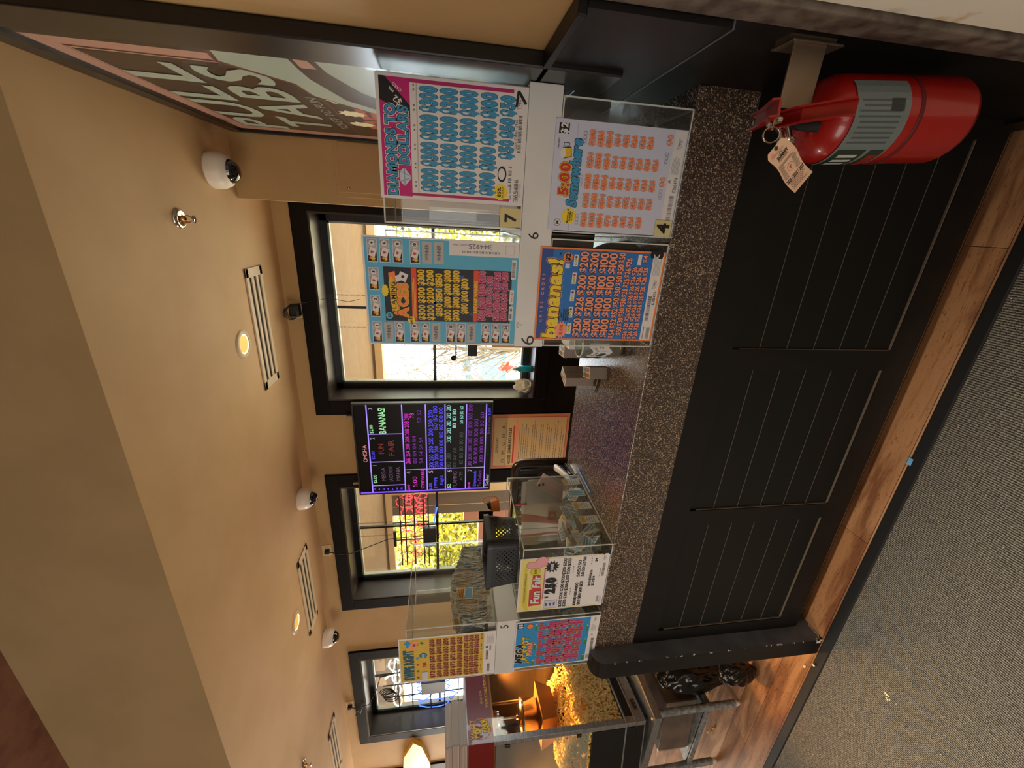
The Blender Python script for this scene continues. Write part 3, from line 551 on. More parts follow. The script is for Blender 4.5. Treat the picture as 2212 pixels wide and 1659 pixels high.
# ---- lavender five o'clock sheet
s = XZ(-.022, 1.048, CF - .004, .270, .370); s.base('paper_lav'); s.rect(.01, .90, .99, .99, 'paper_white')
s.disc(.075, .07, .0095, 'ink'); s.disc(.075, .07, .0083, 'paper_white', 3); s.text('M', .075, .07, .008, 'ink', bold=.05)
s.star(.14, .155, .022, 'yellow', 16, .82, 2, 1.0); s.text('Brainerd', .14, .145, .005, 'ink', w=.036, bold=.03); s.text('Games', .14, .162, .005, 'ink', w=.026, bold=.03); s.text('EXCLUSIVE', .14, .180, .003, 'ink')
s.text('5:00', .48, .095, .026, 'red', w=.080, bold=.045, out='yellow', ow=.035, out2='dark_red', ow2=.06); s.text('Somewhere', .54, .165, .027, 'cyan', w=.165, bold=.045, out='teal_dark', ow=.04, slant=.15, sp=.0)
s.poly([(.66, .07), (.76, .06), (.77, .125), (.68, .135)], 'teal_dark', 2); s.poly([(.668, .075), (.752, .066), (.76, .12), (.686, .128)], 'gold', 3); s.star(.71, .068, .008, 'paper_white', 8, .9, 4, 1.7); s.frame(.77, .07, .80, .11, .0016, 'teal_dark', 3)
s.rect(.875, .025, .965, .10, 'ink', 2); s.text('$2', .92, .063, .017, 'paper_white', bold=.04); s.text('VM2ABJ4', .79, .03, .004, 'ink_grey')
cols = [(.115, .275, ['$286', '$208', '$104', '$78', '$54', '$52', '$26', '$26']), (.30, .275, ['$208', '$208', '$104', '$78', '$54', '$52', '$26', '$26', '$26']), (.475, .275, ['$208', '$156', '$104', '$54', '$54', '$26', '$26', '$26', '$26']), (.665, .275, ['$254', '$130', '$104', '$54', '$54', '$26', '$26', '$26', '$26']), (.86, .275, ['$208', '$156', '$104', '$54', '$52', '$26', '$26', '$26'])]
for u, t0, it in cols:
    for k, x in enumerate(it): s.text(x, u, t0 + k * .0635, .0145, 'salmon', w=.037 if len(x) > 3 else .029, bold=.06, out='brown', ow=.03, sp=.05); s.text(x, u, t0 + k * .0635, .010, 'orange', w=.034 if len(x) > 3 else .026, bold=-.01, L=6)
for u, t0, c in ((.115, .22, 'ink_lgrey'), (.48, .22, 'ink_lgrey'), (.86, .22, 'ink_grey'), (.40, .86, 'ink_lgrey'), (.74, .86, 'ink_grey')):
    for q in (-.035, 0, .035): s.frame(u + q - .013, t0 - .011, u + q + .013, t0 + .011, .0009, c, 3)
for u, t0 in ((.52, .86), (.90, .865)): s.text('$4', u, t0, .011, 'salmon', bold=.10, out='brown', ow=.05)
s.text('5', .145, .915, .010, 'ink', bold=.0); s.barcode(.14, .94, .40, .975, 'ink_grey'); s.text('0356474', .50, .965, .010, 'ink_grey', w=.038, bold=0); s.text('A', .53, .915, .008, 'ink_grey'); s.lines(.60, .915, .78, .98, 7, 'ink_lgrey'); mn(s, .88, .945, 1.5)
s.rect(.0, .16, .25, .163, 'ink_lgrey', 2); s.rect(.25, .16, .99, .162, 'ink_lgrey', 2)
fl = flare('b', 'lavender game sheet with salmon prize numbers on the lower right box', s); sticker(fl, -.024, 1.050, .044, .050, '4', th=.036, Y=CF - .0065)

# ---- blue and orange banana sheet
s = XZ(-.343, 1.048, CF - .004, .275, .385); s.base('orange'); s.rect(.018, .013, .982, .900, 'flare_blue'); s.rect(.018, .013, .982, .10, 'blue_deep', 2); s.rect(.018, .900, .982, .987, 'paper_white')
for k, ch in enumerate('CRISS CROSS'): s.text(ch, .22 + k * .050, .040, .0080, 'salmon', bold=.02) if ch != ' ' else None
s.text('bananas!', .455, .122, .042, 'yellow', w=.235, bold=.045, out='ink', ow=.03, out2='salmon', ow2=.055, sp=.03, slant=.1)
s.star(.12, .215, .023, 'salmon', 14, .70, 5, 1.25); s.text('81.93%', .12, .215, .010, 'red_orange', w=.032, bold=.05, L=6)
for k, tx in enumerate(('ANY CARD', 'MAY', 'CONTAIN', 'MULTIPLE', 'WINNERS!')): s.text(tx, .29, .188 + k * .0185, .0045, 'ink', w=min(.035, .005 * len(tx)), bold=.04, L=6)
s.disc(.905, .215, .014, 'orange', 5); s.text('$2', .905, .215, .013, 'ink', bold=.05, L=6); s.rect(.79, .20, .84, .235, 'paper_lav', 4); s.text('TM', .93, .155, .005, 'ink')
for k, c in enumerate(('gold', 'brown', 'blue_deep', 'red', 'brown')):
    u = .135 + k * .185; s.rect(u - .06, .263, u + .06, .297, 'paper_white', 3)
    for q in (-.034, 0, .034): s.star(u + q, .28, .0042, 'teal_dark', 6, .8, 4, 1.0); s.star(u + q, .28, .0030, 'yellow' if q < .03 else c, 6, .8, 5, 1.0)
kw = dict(bold=.035, out='night', ow=.055, sp=.02)
s.grid([(.345, ['$250', '$226', '$200', '$200']), (.425, ['$200'] * 4), (.503, ['$100'] * 4), (.575, ['$100'] * 4)], .03, .98, .0235, 'salmon', **kw)
s.grid([(.645, ['$54', '$52', '$52', '$50', '$50', '$50', '$50', '$50'][:8], .02, .98, .0175), (.705, ['$50', '$30', '$30', '$30', '$26', '$26', '$26', '$26'], .06, .93, .0165), (.760, ['$26'] * 8, .02, .84, .0140), (.806, ['$26'] * 8, .02, .84, .0140), (.852, ['$26'] * 8, .02, .84, .0140)], 0, 1, .01, 'salmon', **kw)
s.rect(.855, .775, .965, .805, 'paper_white', 3); s.text('$4', .92, .835, .014, 'salmon', **kw); s.barcode(.03, .945, .17, .975, 'ink_grey'); s.text('FORM NO. SCORP3B', .10, .92, .003, 'ink_grey'); s.barcode(.24, .915, .53, .945, 'ink'); s.text('K931425', .50, .963, .009, 'ink', w=.040, bold=0); mn(s, .66, .945, 1.5); s.lines(.75, .915, .96, .975, 6)
s.text('3', .975, .925, .034, 'ink', bold=.06, L=9)
flare('c', 'blue sheet with an orange border and yellow banana title', s)

# ---- light blue aces sheet
s = XZ(-.363, 1.490, CF - .004, .302, .434); s.base('paper_white'); s.rect(.015, .012, .985, .99, 'sky_blue'); s.rect(.235, .12, .735, .95, 'night', 2)
rr = random.Random(2)
for k in range(26): s.star(rr.uniform(.27, .70), rr.uniform(.36, .92), rr.uniform(.006, .016), rr.choice(['violet_grey', 'slate_teal', 'blue_deep']), 5, .5, 2)
def card(u, t, num, win=False):
    if win:
        s.rect(u - .10, t - .030, u + .095, t + .030, 'paper_grey', 4); s.text('WINNER', u, t, .010, 'ink_grey', w=.042, bold=.0, L=5); return
    s.rect(u - .105, t - .031, u + .10, t + .031, 'paper_lav', 3); s.rect(u - .098, t - .027, u + .093, t + .027, 'night', 4); s.rect(u - .02, t - .027, u + .093, t + .027, 'ink_lgrey', 5); s.rect(u + .02, t - .027, u + .06, t + .027, 'paper_grey', 6)
    s.poly([(u - .045, t - .024), (u + .03, t - .010), (u + .012, t + .026), (u - .062, t + .014)], 'paper_white', 8); s.text('\u2665' if False else 'v', u - .016, t + .001, .006, 'red', bold=.1, L=9); s.star(u - .016, t - .003, .0028, 'red', 5, 1, 10, 1.4)
    s.star(u - .072, t + .006, .007, 'gold', 6, .5, 7); s.star(u - .065, t - .008, .005, 'orange', 5, .5, 7); s.disc(u + .062, t, .0075, 'paper_white', 8); s.text(num, u + .062, t, .0075, 'ink', bold=.05, L=9)
for u, num in ((.125, '1'), (.375, '2'), (.625, '3'), (.875, '4')): card(u, .06, num)
for t, x in ((.135, 'W'), (.205, '7'), (.305, '9'), (.375, '11'), (.445, 'W'), (.545, '15'), (.615, '16'), (.685, 'W'), (.785, '18'), (.855, '19'), (.925, '20')): card(.125, t, x, x == 'W')
for t, x in ((.135, '6'), (.215, '8'), (.320, '10'), (.395, 'W'), (.47, 'W')): card(.875, t, x, x == 'W')
s.poly([(.28, .23), (.30, .175), (.42, .155), (.56, .155), (.68, .15), (.70, .19), (.56, .20), (.42, .205), (.34, .215)], 'orange', 3); s.poly([(.31, .205), (.32, .165), (.60, .15), (.66, .165), (.60, .19), (.45, .195)], 'gold', 4)
s.text('FLAMING', .46, .176, .013, 'ink', w=.085, bold=.01, L=5, sp=.12); s.text('ACES', .43, .236, .026, 'orange', w=.098, bold=.05, out='gold', ow=.04, out2='ink', ow2=.08, L=5)
s.poly([(.60, .20), (.655, .19), (.68, .24), (.63, .255)], 'paper_white', 6); s.poly([(.635, .205), (.70, .225), (.67, .275), (.60, .255)], 'paper_white', 8); s.star(.652, .24, .005, 'ink', 5, .8, 9); s.disc(.285, .145, .010, 'sky_blue', 5); s.text('$2', .285, .145, .008, 'ink', L=6)
s.star(.245, .285, .012, 'yellow', 12, .8, 5); s.text('85%', .245, .285, .006, 'ink', L=6); s.star(.52, .125, .010, 'yellow', 12, .8, 5, 1.8)
s.rect(.24, .292, .73, .325, 'red_orange', 3); s.lines(.27, .298, .70, .322, 3, 'yellow', 4)
kw = dict(bold=.045, out='ink', ow=.04, sp=.02)
s.grid([(.355, ['$300'] * 3, .24, .73), (.412, ['$200'] * 3, .24, .73), (.468, ['$150'] * 3, .28, .70), (.524, ['$100'] * 4, .24, .73), (.580, ['$100'] * 4, .24, .73), (.636, ['$100'] * 3, .31, .66)], 0, 1, .0175, 'gold', **kw)
s.rect(.24, .695, .73, .727, 'red_orange', 3); s.text('INSTANT WINNERS', .48, .711, .009, 'yellow', w=.092, bold=.03, L=4)
kw = dict(bold=.03, out='pink', ow=.045, sp=.04, L=4)
s.grid([(.752, ['$300', '$200', '$150', '$100'], .245, .735), (.802, ['$50'] * 4, .29, .69), (.852, ['$20'] * 5, .25, .73), (.902, ['$20'] * 5, .25, .73)], 0, 1, .0165, 'magenta2', **kw)
s.rect(.26, .94, .40, .968, 'paper_white', 3); s.text('BBB - $5', .33, .954, .006, 'ink', L=4); s.rect(.42, .94, .56, .968, 'paper_white', 3); s.text('vvv - $2', .49, .954, .006, 'red', L=4); s.rect(.66, .945, .84, .975, 'paper_white', 3); s.barcode(.68, .948, .82, .970, 'ink_grey', 4)
s.rect(.86, .535, .998, .985, 'paper_white', 5)
s.text('3144925', .945, .735, .012, 'ink_grey', w=.065, bold=0, ang=PI / 2, L=6); s.text('COUNT 2840', .955, .61, .005, 'ink_lgrey', ang=PI / 2, L=6)
for k in range(26): s.rect(.885, .62 + k * .0095, .905, .62 + k * .0095 + .004, 'ink_grey', 6)
s.frame(.885, .90, .965, .955, .0006, 'ink_grey', 6)
flare('d', 'light blue playing card game sheet with yellow and pink prizes', s)

# ---- cream fair sheet
s = XZ(-1.512, 1.050, CF - .006, .285, .368); s.base('paper_white'); s.rect(.02, .015, .98, .28, 'cream_yellow'); s.poly([(.04, .09), (.12, .06), (.80, .045), (.93, .09), (.86, .115), (.78, .085), (.12, .115), (.03, .13)], 'leaf_a', 2)
s.text('CROSSTOWN AMERICA\'S', .45, .075, .007, 'ink_grey', w=.16, bold=0)
for u, t, r in ((.86, .18, .022), (.93, .24, .026), (.88, .12, .017)): s.disc(u, t, r + .001, 'ink', 3); s.disc(u, t, r, 'pink', 4)
s.disc(.76, .175, .020, 'ink', 5); s.disc(.76, .175, .019, 'leaf_a', 6); s.text('$1.00', .76, .175, .008, 'ink', L=7)
s.poly([(.10, .13), (.42, .125), (.43, .15), (.70, .15), (.69, .235), (.44, .25), (.42, .26), (.12, .27)], 'red', 3); s.text('Fun', .27, .20, .034, 'paper_white', w=.068, bold=.04, out='dark_red', ow=.04, L=4, slant=.1); s.text('Fair', .57, .195, .031, 'paper_white', w=.062, bold=.04, out='dark_red', ow=.04, L=4, slant=.1)
s.rect(.22, .272, .80, .292, 'pink', 3); s.rect(.24, .279, .78, .285, 'ink_grey', 4); s.rect(.03, .31, .19, .46, 'ink_lgrey', 2); s.rect(.038, .315, .182, .455, 'paper_lav', 3)
for k in range(3): s.text('888', .11, .335 + k * .045, .008, 'ink', L=4)
s.text('$', .25, .325, .013, 'ink', bold=.04); s.text('250', .47, .36, .037, 'ink', w=.088, bold=.09, sp=.05); s.star(.83, .355, .032, 'ink', 12, .62, 5); s.text('84%', .83, .355, .012, 'paper_white', bold=.04, L=6)
for u, t in ((.50, .435), (.75, .60), (.33, .60), (.88, .80), (.60, .80)): s.line(u - .07, t, u + .07, t, .0006, 'ink_grey', 2); [s.star(u + q, t, .0035, 'ink_grey', 4, .4, 3) for q in (-.05, 0, .05)]
kw = dict(bold=.01, sp=.02); s.grid([(.495, ['$200'] * 6, .03, .97, .013), (.545, ['$200', '$200', '$200', '$200', '$200', '$200'], .03, .97, .013), (.665, ['100', '104', '104', '100'], .04, .50, .013), (.665, ['50', '50', '50'], .60, .92, .013), (.715, ['$100'] * 4, .04, .52, .013), (.715, ['50', '50', '50', '50'], .60, .97, .013), (.81, ['$30', '$34', '$26'], .40, .72, .010), (.85, ['$32', '$34'], .40, .60, .010), (.85, ['$4'], .86, .93, .010)], 0, 1, .01, 'ink', **kw)
s.text('3070646', .14, .935, .009, 'ink_grey', w=.036, bold=0); s.lines(.05, .955, .22, .985, 3); s.barcode(.58, .935, .83, .965, 'ink_grey'); s.text('Ticket Count 2940', .66, .915, .004, 'ink_grey'); mn(s, .93, .94, 1.4)
for a in ((.02, .015, .02, .93), (.98, .015, .98, .93)): s.line(*a, .0035, 'cream_yellow', 2)
s.text('2', 1.03, .955, .028, 'ink', bold=.04, L=4, squeeze=1.2)
fl = flare('e', 'cream game sheet with a red fair banner and pink balloons', s)

# ---- blue jackpot sheet
s = XZ(-1.862, 1.042, CF - .006, .288, .372); s.base('paper_white'); s.rect(.02, .012, .98, .885, 'mega_blue')
s.text('MEGA', .34, .062, .030, 'ink', w=.125, bold=.06, out='paper_white', ow=.05, slant=.25); s.text('JACKPOT', .40, .128, .027, 'gold', w=.165, bold=.05, out='ink', ow=.035, slant=.2); s.text('MANIA', .42, .188, .017, 'salmon', w=.085, bold=.05, out='red', ow=.04)
s.rect(.87, .02, .97, .09, 'night', 3); s.text('$5', .92, .055, .015, 'paper_white', bold=.06, L=4); s.disc(.90, .165, .015, 'ink', 3); s.disc(.90, .165, .0135, 'orange', 4)
for u, t in ((.09, .24), (.45, .24), (.86, .24), (.10, .86), (.45, .86), (.75, .86)): s.rect(u - .06, t - .013, u + .05, t + .013, 'green', 3); s.star(u + .06, t, .005, 'paper_white', 4, .5, 4)
rows = [(.33, '$599', .036), (.425, '$200', .027), (.500, '$200', .025), (.575, '$72', .025), (.65, '$51', .025)]
for t, x, h in rows: s.grid([(t, [x] * 5)], .04, .97, h, 'magenta2', bold=.09, out='mustard', ow=.04, sp=.04)
for t in (.72, .775): s.grid([(t, ['$51'] * 6)], .05, .95, .0165, 'magenta2', bold=.09, out='mustard', ow=.04, sp=.04)
s.text('2755', .11, .915, .012, 'ink_grey', w=.03, bold=0); s.text('No 0506-009', .12, .955, .004, 'ink_grey'); s.barcode(.26, .93, .52, .965, 'ink_grey'); s.text('A', .60, .93, .008, 'ink_grey'); s.lines(.68, .91, .84, .97, 6); mn(s, .93, .94, 1.4); s.text('1', 1.045, .90, .026, 'ink', bold=.05, L=4)
flare('f', 'blue game sheet with magenta blocks at the left end', s)

# ---- yellow swipe sheet
s = XZ(-1.875, 1.497, CF - .006, .268, .402); s.base('paper_white'); s.rect(.03, .012, .97, .875, 'mustard')
for k in range(22): s.rect(.03, .012 + k * .0395, .97, .014 + k * .0395, 'gold', 2)
for k in range(18): s.rect(.06 + k * .05, .012, .064 + k * .05, .875, 'cream_yellow', 2)
s.text('SWIPE RIGHT', .40, .095, .036, 'slate_teal', w=.185, bold=.045, out='teal_dark', ow=.03, sp=.05); s.poly([(.80, .075), (.88, .075), (.88, .05), (.97, .09), (.88, .13), (.88, .105), (.80, .105)], 'cyan', 5); s.poly([(.74, .13), (.80, .09), (.96, .15), (.93, .19), (.80, .19)], 'salmon', 6); s.text('$2', .86, .155, .010, 'ink', L=7)
for k, c in enumerate(('brown', 'brown', 'red', 'cyan', 'gold', 'green')): s.star(.10 + k * .15, .185, .007, c, 5, .8, 3)
s.text('TM', .38, .255, .013, 'red', bold=.06); s.disc(.60, .245, .016, 'teal_dark', 3); s.disc(.60, .245, .013, 'cyan', 4); s.text('85%', .60, .245, .009, 'paper_white', L=5); s.star(.88, .235, .010, 'green', 6, .6, 3); s.rect(.04, .225, .22, .285, 'paper_lav', 9)
kw = dict(bold=.07, out='cream_yellow', ow=.035, sp=.04)
R_ = [['$72', '$50', '$50', '$50', '$200'], ['$100', '$100', '$100', '$100', '$100'], ['$100', '$100', '$50', '$50', '$50'], ['$50', '$72', '$72', '$100', '$100'], ['$50', '$100', '$100', '$100', '$50']]
for k, r_ in enumerate(R_): s.grid([(.335 + k * .071, r_)], .05, .95, .0185, 'dark_red', **kw)
for k in range(3): s.grid([(.688 + k * .054, ['$50'] * 6)], .04, .96, .0165, 'dark_red', **kw)
for k in range(4): s.star(.14 + k * .24, .85, .006, ('brown', 'red', 'cyan', 'brown')[k], 4, .5, 3); s.rect(.18 + k * .24, .845, .26 + k * .24, .853, 'brown', 3)
s.barcode(.06, .915, .26, .945, 'ink_grey'); s.barcode(.36, .90, .58, .925, 'ink_grey'); s.text('K392DF', .62, .945, .007, 'ink_grey', bold=0); s.lines(.72, .90, .94, .98, 8, 'ink_lgrey'); s.rect(.62, .895, .67, .92, 'ink_grey', 3)
flare('g', 'mustard yellow game sheet with dark red prizes on the upper left box', s)

# ================================================================ TICKETS
def ticket_mesh(kind):
    s = Sheet((-.024, -.042, 0), (1, 0, 0), (0, 1, 0), .048, .084); s.base('ticket_white', .0008)
    if kind == 0:
        s.rect(.08, .04, .92, .30, 'ticket_gold'); [s.rect(.12 + c * .16, .38 + r * .13, .22 + c * .16, .43 + r * .13, 'ink_grey') for c in range(5) for r in range(4)]
    elif kind == 1:
        for k in range(3): s.poly([(.12 + k * .28, .12), (.22 + k * .28, .04), (.32 + k * .28, .12), (.30 + k * .28, .90), (.22 + k * .28, .97), (.14 + k * .28, .90)], 'ticket_blue')
    elif kind == 2:
        s.rect(.06, .04, .94, .50, 'ticket_gold'); s.rect(.06, .54, .94, .96, 'ticket_blue'); [s.rect(.12, .10 + k * .1, .88, .14 + k * .1, 'dark_red', 2) for k in range(4)]
    else:
        [s.rect(.1, .1 + k * .09, .9, .13 + k * .09, 'ink_lgrey') for k in range(9)]
    return s.mb
_tk = []
for k in range(4):
    o = ticket_mesh(k).build('ticket'); _tk.append(o.data); bpy.data.objects.remove(o)
def loose(label, group, pl):
    for k, x, y, z, rx, ry, rz in pl:
        o = bpy.data.objects.new('ticket', _tk[k]); C.objects.link(o); o.location = (x, y, z); o.rotation_euler = (rx, ry, rz); tag(o, label, 'ticket', group)
rr = random.Random(21)
pl = []
for i in range(46):     # heap on the floor of box 2, tickets leaning every way
    y = rr.uniform(1.27, 1.64); pl.append((rr.choice([0, 1, 1, 3, 3, 2]), rr.uniform(B2[0] + .05, B2[1] - .04), y, K + .020 + rr.uniform(.0, .085), rr.uniform(-.9, 1.5), rr.uniform(-.7, .7), rr.uniform(0, 6)))
loose('loose pull ticket in the heap inside the box behind the cream fair sheet', 'loose tickets in the lower left boxes', pl)
flat = [(0, -1.210, 1.66), (1, -1.212, 1.57), (0, -1.213, 1.48), (0, -1.209, 1.38)]
for (k, x, y), wd in zip(flat, ('rearmost ', 'second rearmost ', 'third ', 'nearest ')):
    loose(wd + 'ticket standing flat against the right side of the cream fair sheet\'s box', 'tickets against the box side', [(k, x + .013, y, K + .05, PI / 2, 0, PI / 2)])
pl = [(rr.choice([1, 3]), rr.uniform(B1[0] + .05, B1[1] - .04), rr.uniform(1.26, 1.6), K + .02 + rr.uniform(0, .10), rr.uniform(-.5, 1.5), rr.uniform(-.6, .6), rr.uniform(0, 6)) for _ in range(26)]
loose('loose pull ticket in the box behind the blue jackpot sheet', 'loose tickets in the end box', pl)
for bx, n_, z_ in ((B3, 16, K), (B4, 14, K)):
    pl = [(rr.choice([0, 3, 3]), rr.uniform(bx[0] + .05, bx[1] - .05), rr.uniform(1.25, 1.6), z_ + .02 + rr.uniform(0, .05), rr.uniform(-.4, .6), rr.uniform(-.4, .4), rr.uniform(0, 6)) for _ in range(n_)]
    loose('loose pull ticket in the box behind the %s sheet' % ('banana' if bx is B3 else 'lavender'), 'loose tickets in the right-hand boxes' if bx is B3 else 'loose tickets in the box at the right end', pl)
# the big heap of white tickets in the upper left box: edge-on, far too many to count
h = MB()
for i in range(2600):
    sd_ = i % 3 == 0; y = rr.uniform(1.250, 1.675); x = rr.uniform(B1[1] - .040, B1[1] - .026) if sd_ else rr.uniform(B1[0] + .030, B1[1] - .030); zt = 1.595 + .065 * (1 - abs((y - 1.44) / .24)) + .05 * (x - B1[0]); z = rr.uniform(1.545, zt - .02) if sd_ else zt - .015 - .038 + rr.uniform(.006, .034)
    az = math.radians(-42) + rr.gauss(0, .16); e = Vector((math.cos(az), math.sin(az), rr.uniform(-.12, .12))).normalized()   # width direction, roughly edge-on to the aisle
    e = Vector((-.76, .65, 0)).lerp(Vector((rr.uniform(-1, 1), rr.uniform(-1, 1), 0)), .30).normalized(); f = Vector((rr.gauss(0, .22), rr.gauss(0, .22), 1)).normalized(); n0 = e.cross(f).normalized() * .0011; p = Vector((x, y, z)); e = e * .022; f = f * .038
    h.hexa([p - e - f - n0, p + e - f - n0, p + e - f + n0, p - e - f + n0, p - e + f - n0, p + e + f - n0, p + e + f + n0, p - e + f + n0], rr.choice(['ticket_white'] * 12 + ['ticket_blue', 'ink_lgrey', 'ticket_gold']))
for i in range(12):
    for j in range(16):
        q_ = []
        for a_, b_ in ((0, 0), (1, 0), (1, 1), (0, 1)):
            x = B1[0] + .012 + (i + a_) * (B1[1] - B1[0] - .024) / 12; y = 1.232 + (j + b_) * .445 / 16; q_.append((x - .022 * (i + a_) / 12, y, 1.580 + .060 * (1 - abs((y - 1.44) / .24)) + .05 * (x - B1[0]) + .004 * math.sin(i * 7 + j * 5)))
        h.poly(q_, 'paper_grey')  # grey sheet under the cards stands in for shade between them
h.box(B1[0] + .01, B1[1] - .01, 1.23, 1.68, 1.50, 1.53, 'ticket_white')
tag(h.build('ticket_heap'), 'heap of white pull tickets filling the upper left box', 'tickets', kind='stuff')
for k, (qx, qy), Y_, rx, ry, rz, lb in ((2, (1003, 1282), 1.37, 1.05, .15, 1.15, 'blue and gold ticket lying on top of the white ticket heap'), (3, (1012, 1302), 1.36, 1.0, .2, .9, 'plain ticket beside the gold one on the ticket heap'), (2, (1008, 1322), 1.31, 1.2, -.3, .35, 'gold ticket leaning on the near slope of the ticket heap'), (0, (1000, 1345), 1.27, 1.2, -.2, .25, 'gold ticket at the near left of the ticket heap')):
    c = aty(qx, qy, Y_); loose(lb, 'tickets on top of the heap', [(k, c.x, c.y, c.z, rx, ry, rz)])

# ================================================================ SMALL THINGS ON THE COUNTER
# perforated grey basket on the box lid
bx0, bx1, by0, by1, bz = -1.445, -1.185, 1.262, 1.452, 1.4082
t = thing('storage_basket', 'dark grey perforated plastic basket on top of a ticket box', 'basket', ((bx0 + bx1) / 2, (by0 + by1) / 2, bz))
def rrect(hx, hy, r, n=5):
    out = []
    for cx, cy, a0 in ((hx - r, hy - r, 0), (-hx + r, hy - r, PI / 2), (-hx + r, -hy + r, PI), (hx - r, -hy + r, 3 * PI / 2)):
        out += [(cx + r * math.cos(a0 + PI / 2 * k / n), cy + r * math.sin(a0 + PI / 2 * k / n)) for k in range(n + 1)]
    return out
hx, hy, hh = .125, .095, .135
bot = rrect(hx - .012, hy - .012, .022); top = rrect(hx, hy, .026)
b = MB(); n_ = len(bot); per = []
# walls with real round-ish perforations: cells with a diamond hole
def wallstrip(p0, p1, q0, q1, nu, nv):
    for i in range(nu):
        for j in range(nv):
            def pt(u, v):
                a = Vector(p0).lerp(Vector(p1), u); c = Vector(q0).lerp(Vector(q1), u); return a.lerp(c, v)
            u0, u1, v0, v1 = i / nu, (i + 1) / nu, j / nv, (j + 1) / nv; um, vm = (u0 + u1) / 2, (v0 + v1) / 2; du, dv = (u1 - u0) * .33, (v1 - v0) * .33
            if (i + j) % 2 == 0 and 0 < j < nv - 1 and 0 < i < nu - 1:
                o_ = [pt(u0, v0), pt(um, v0), pt(u1, v0), pt(u1, vm), pt(u1, v1), pt(um, v1), pt(u0, v1), pt(u0, vm)]
                h_ = [pt(um - du * .8, vm - dv * .8), pt(um, vm - dv * 1.2), pt(um + du * .8, vm - dv * .8), pt(um + du * 1.2, vm), pt(um + du * .8, vm + dv * .8), pt(um, vm + dv * 1.2), pt(um - du * .8, vm + dv * .8), pt(um - du * 1.2, vm)]
                for k in range(8): b.poly([o_[k], o_[(k + 1) % 8], h_[(k + 1) % 8], h_[k]], 'basket_grey')
            else: b.poly([pt(u0, v0), pt(u1, v0), pt(u1, v1), pt(u0, v1)], 'basket_grey')
for i in range(n_):
    j = (i + 1) % n_; a, c = bot[i], bot[j]; d, e = top[i], top[j]; L = math.hypot(a[0] - c[0], a[1] - c[1])
    zt_ = hh - .028; f = zt_ / hh
    da = (a[0] + (d[0] - a[0]) * f, a[1] + (d[1] - a[1]) * f); dc = (c[0] + (e[0] - c[0]) * f, c[1] + (e[1] - c[1]) * f)
    nu = max(1, int(L / .0098))
    if nu > 2: wallstrip((a[0], a[1], .004), (c[0], c[1], .004), (da[0], da[1], zt_), (dc[0], dc[1], zt_), nu, 11)
    else: b.poly([(a[0], a[1], .004), (c[0], c[1], .004), (dc[0], dc[1], zt_), (da[0], da[1], zt_)], 'basket_grey', True)
    b.poly([(da[0], da[1], zt_), (dc[0], dc[1], zt_), (e[0], e[1], hh), (d[0], d[1], hh)], 'basket_grey')
b.poly([(x, y, .004) for x, y in bot], 'basket_grey'); b.build('body', t)
r_ = MB(); T2 = [(x * 1.025, y * 1.03) for x, y in top]
for i in range(n_):
    j = (i + 1) % n_; r_.poly([(*top[i], hh), (*top[j], hh), (*T2[j], hh), (*T2[i], hh)][::-1], 'basket_grey'); r_.poly([(*T2[i], hh - .02), (*T2[j], hh - .02), (*T2[j], hh), (*T2[i], hh)], 'basket_grey')
r_.build('rim', t)
# tip jar with paper label
jx, jy = -.425, 1.455
t = thing('tip_jar', 'clear plastic jar with a hand-lettered paper label beside the ticket bundles', 'jar', (jx, jy, K))
MB().lathe([(0, .003), (.044, .003), (.048, .012), (.048, .150), (.050, .158), (.050, .162), (.046, .162), (.045, .150), (.044, .014), (0, .010)], (0, 0, 0), 'hazy_glass', seg=28).build('jar_body', t)
MB().lathe([(.0495, .160), (.0515, .163), (.0495, .166), (.0475, .163), (.0495, .160)], (0, 0, 0), 'acrylic_edge', seg=28).build('rim', t)
MB().lathe([(0, .004), (.043, .004), (.043, .02), (0, .022)], (0, 0, 0), 'brass', seg=20).build('coins', t)
s = Sheet((-.035, 0, .055), (1, 0, 0), (0, 0, 1), .07, .075); s.bend = lambda p, u, tt: Vector((math.sin((u - .55) * 1.5 - .35) * .0492, -math.cos((u - .55) * 1.5 - .35) * (.0492 + .0), p.z + .01 * math.sin(u * 9)))
for k in range(8): s.rect(k / 8, 0, (k + 1) / 8, 1, 'paper_white', 0)
s.bend = lambda p, u, tt: Vector((math.sin((u - .55) * 1.5 - .35) * .0499, -math.cos((u - .55) * 1.5 - .35) * .0499, p.z + .01 * math.sin(u * 9)))
s.text('SAVE', .5, .25, .012, 'ink_grey', bold=0); s.text('S', .32, .62, .022, 'slate_teal', bold=.06, out='ink', ow=.04); s.poly([(.55, .45), (.62, .45), (.58, .80)], 'leaf_a', 4); s.text('2', .8, .6, .014, 'teal_dark', bold=.0); s.build('paper_label', t)
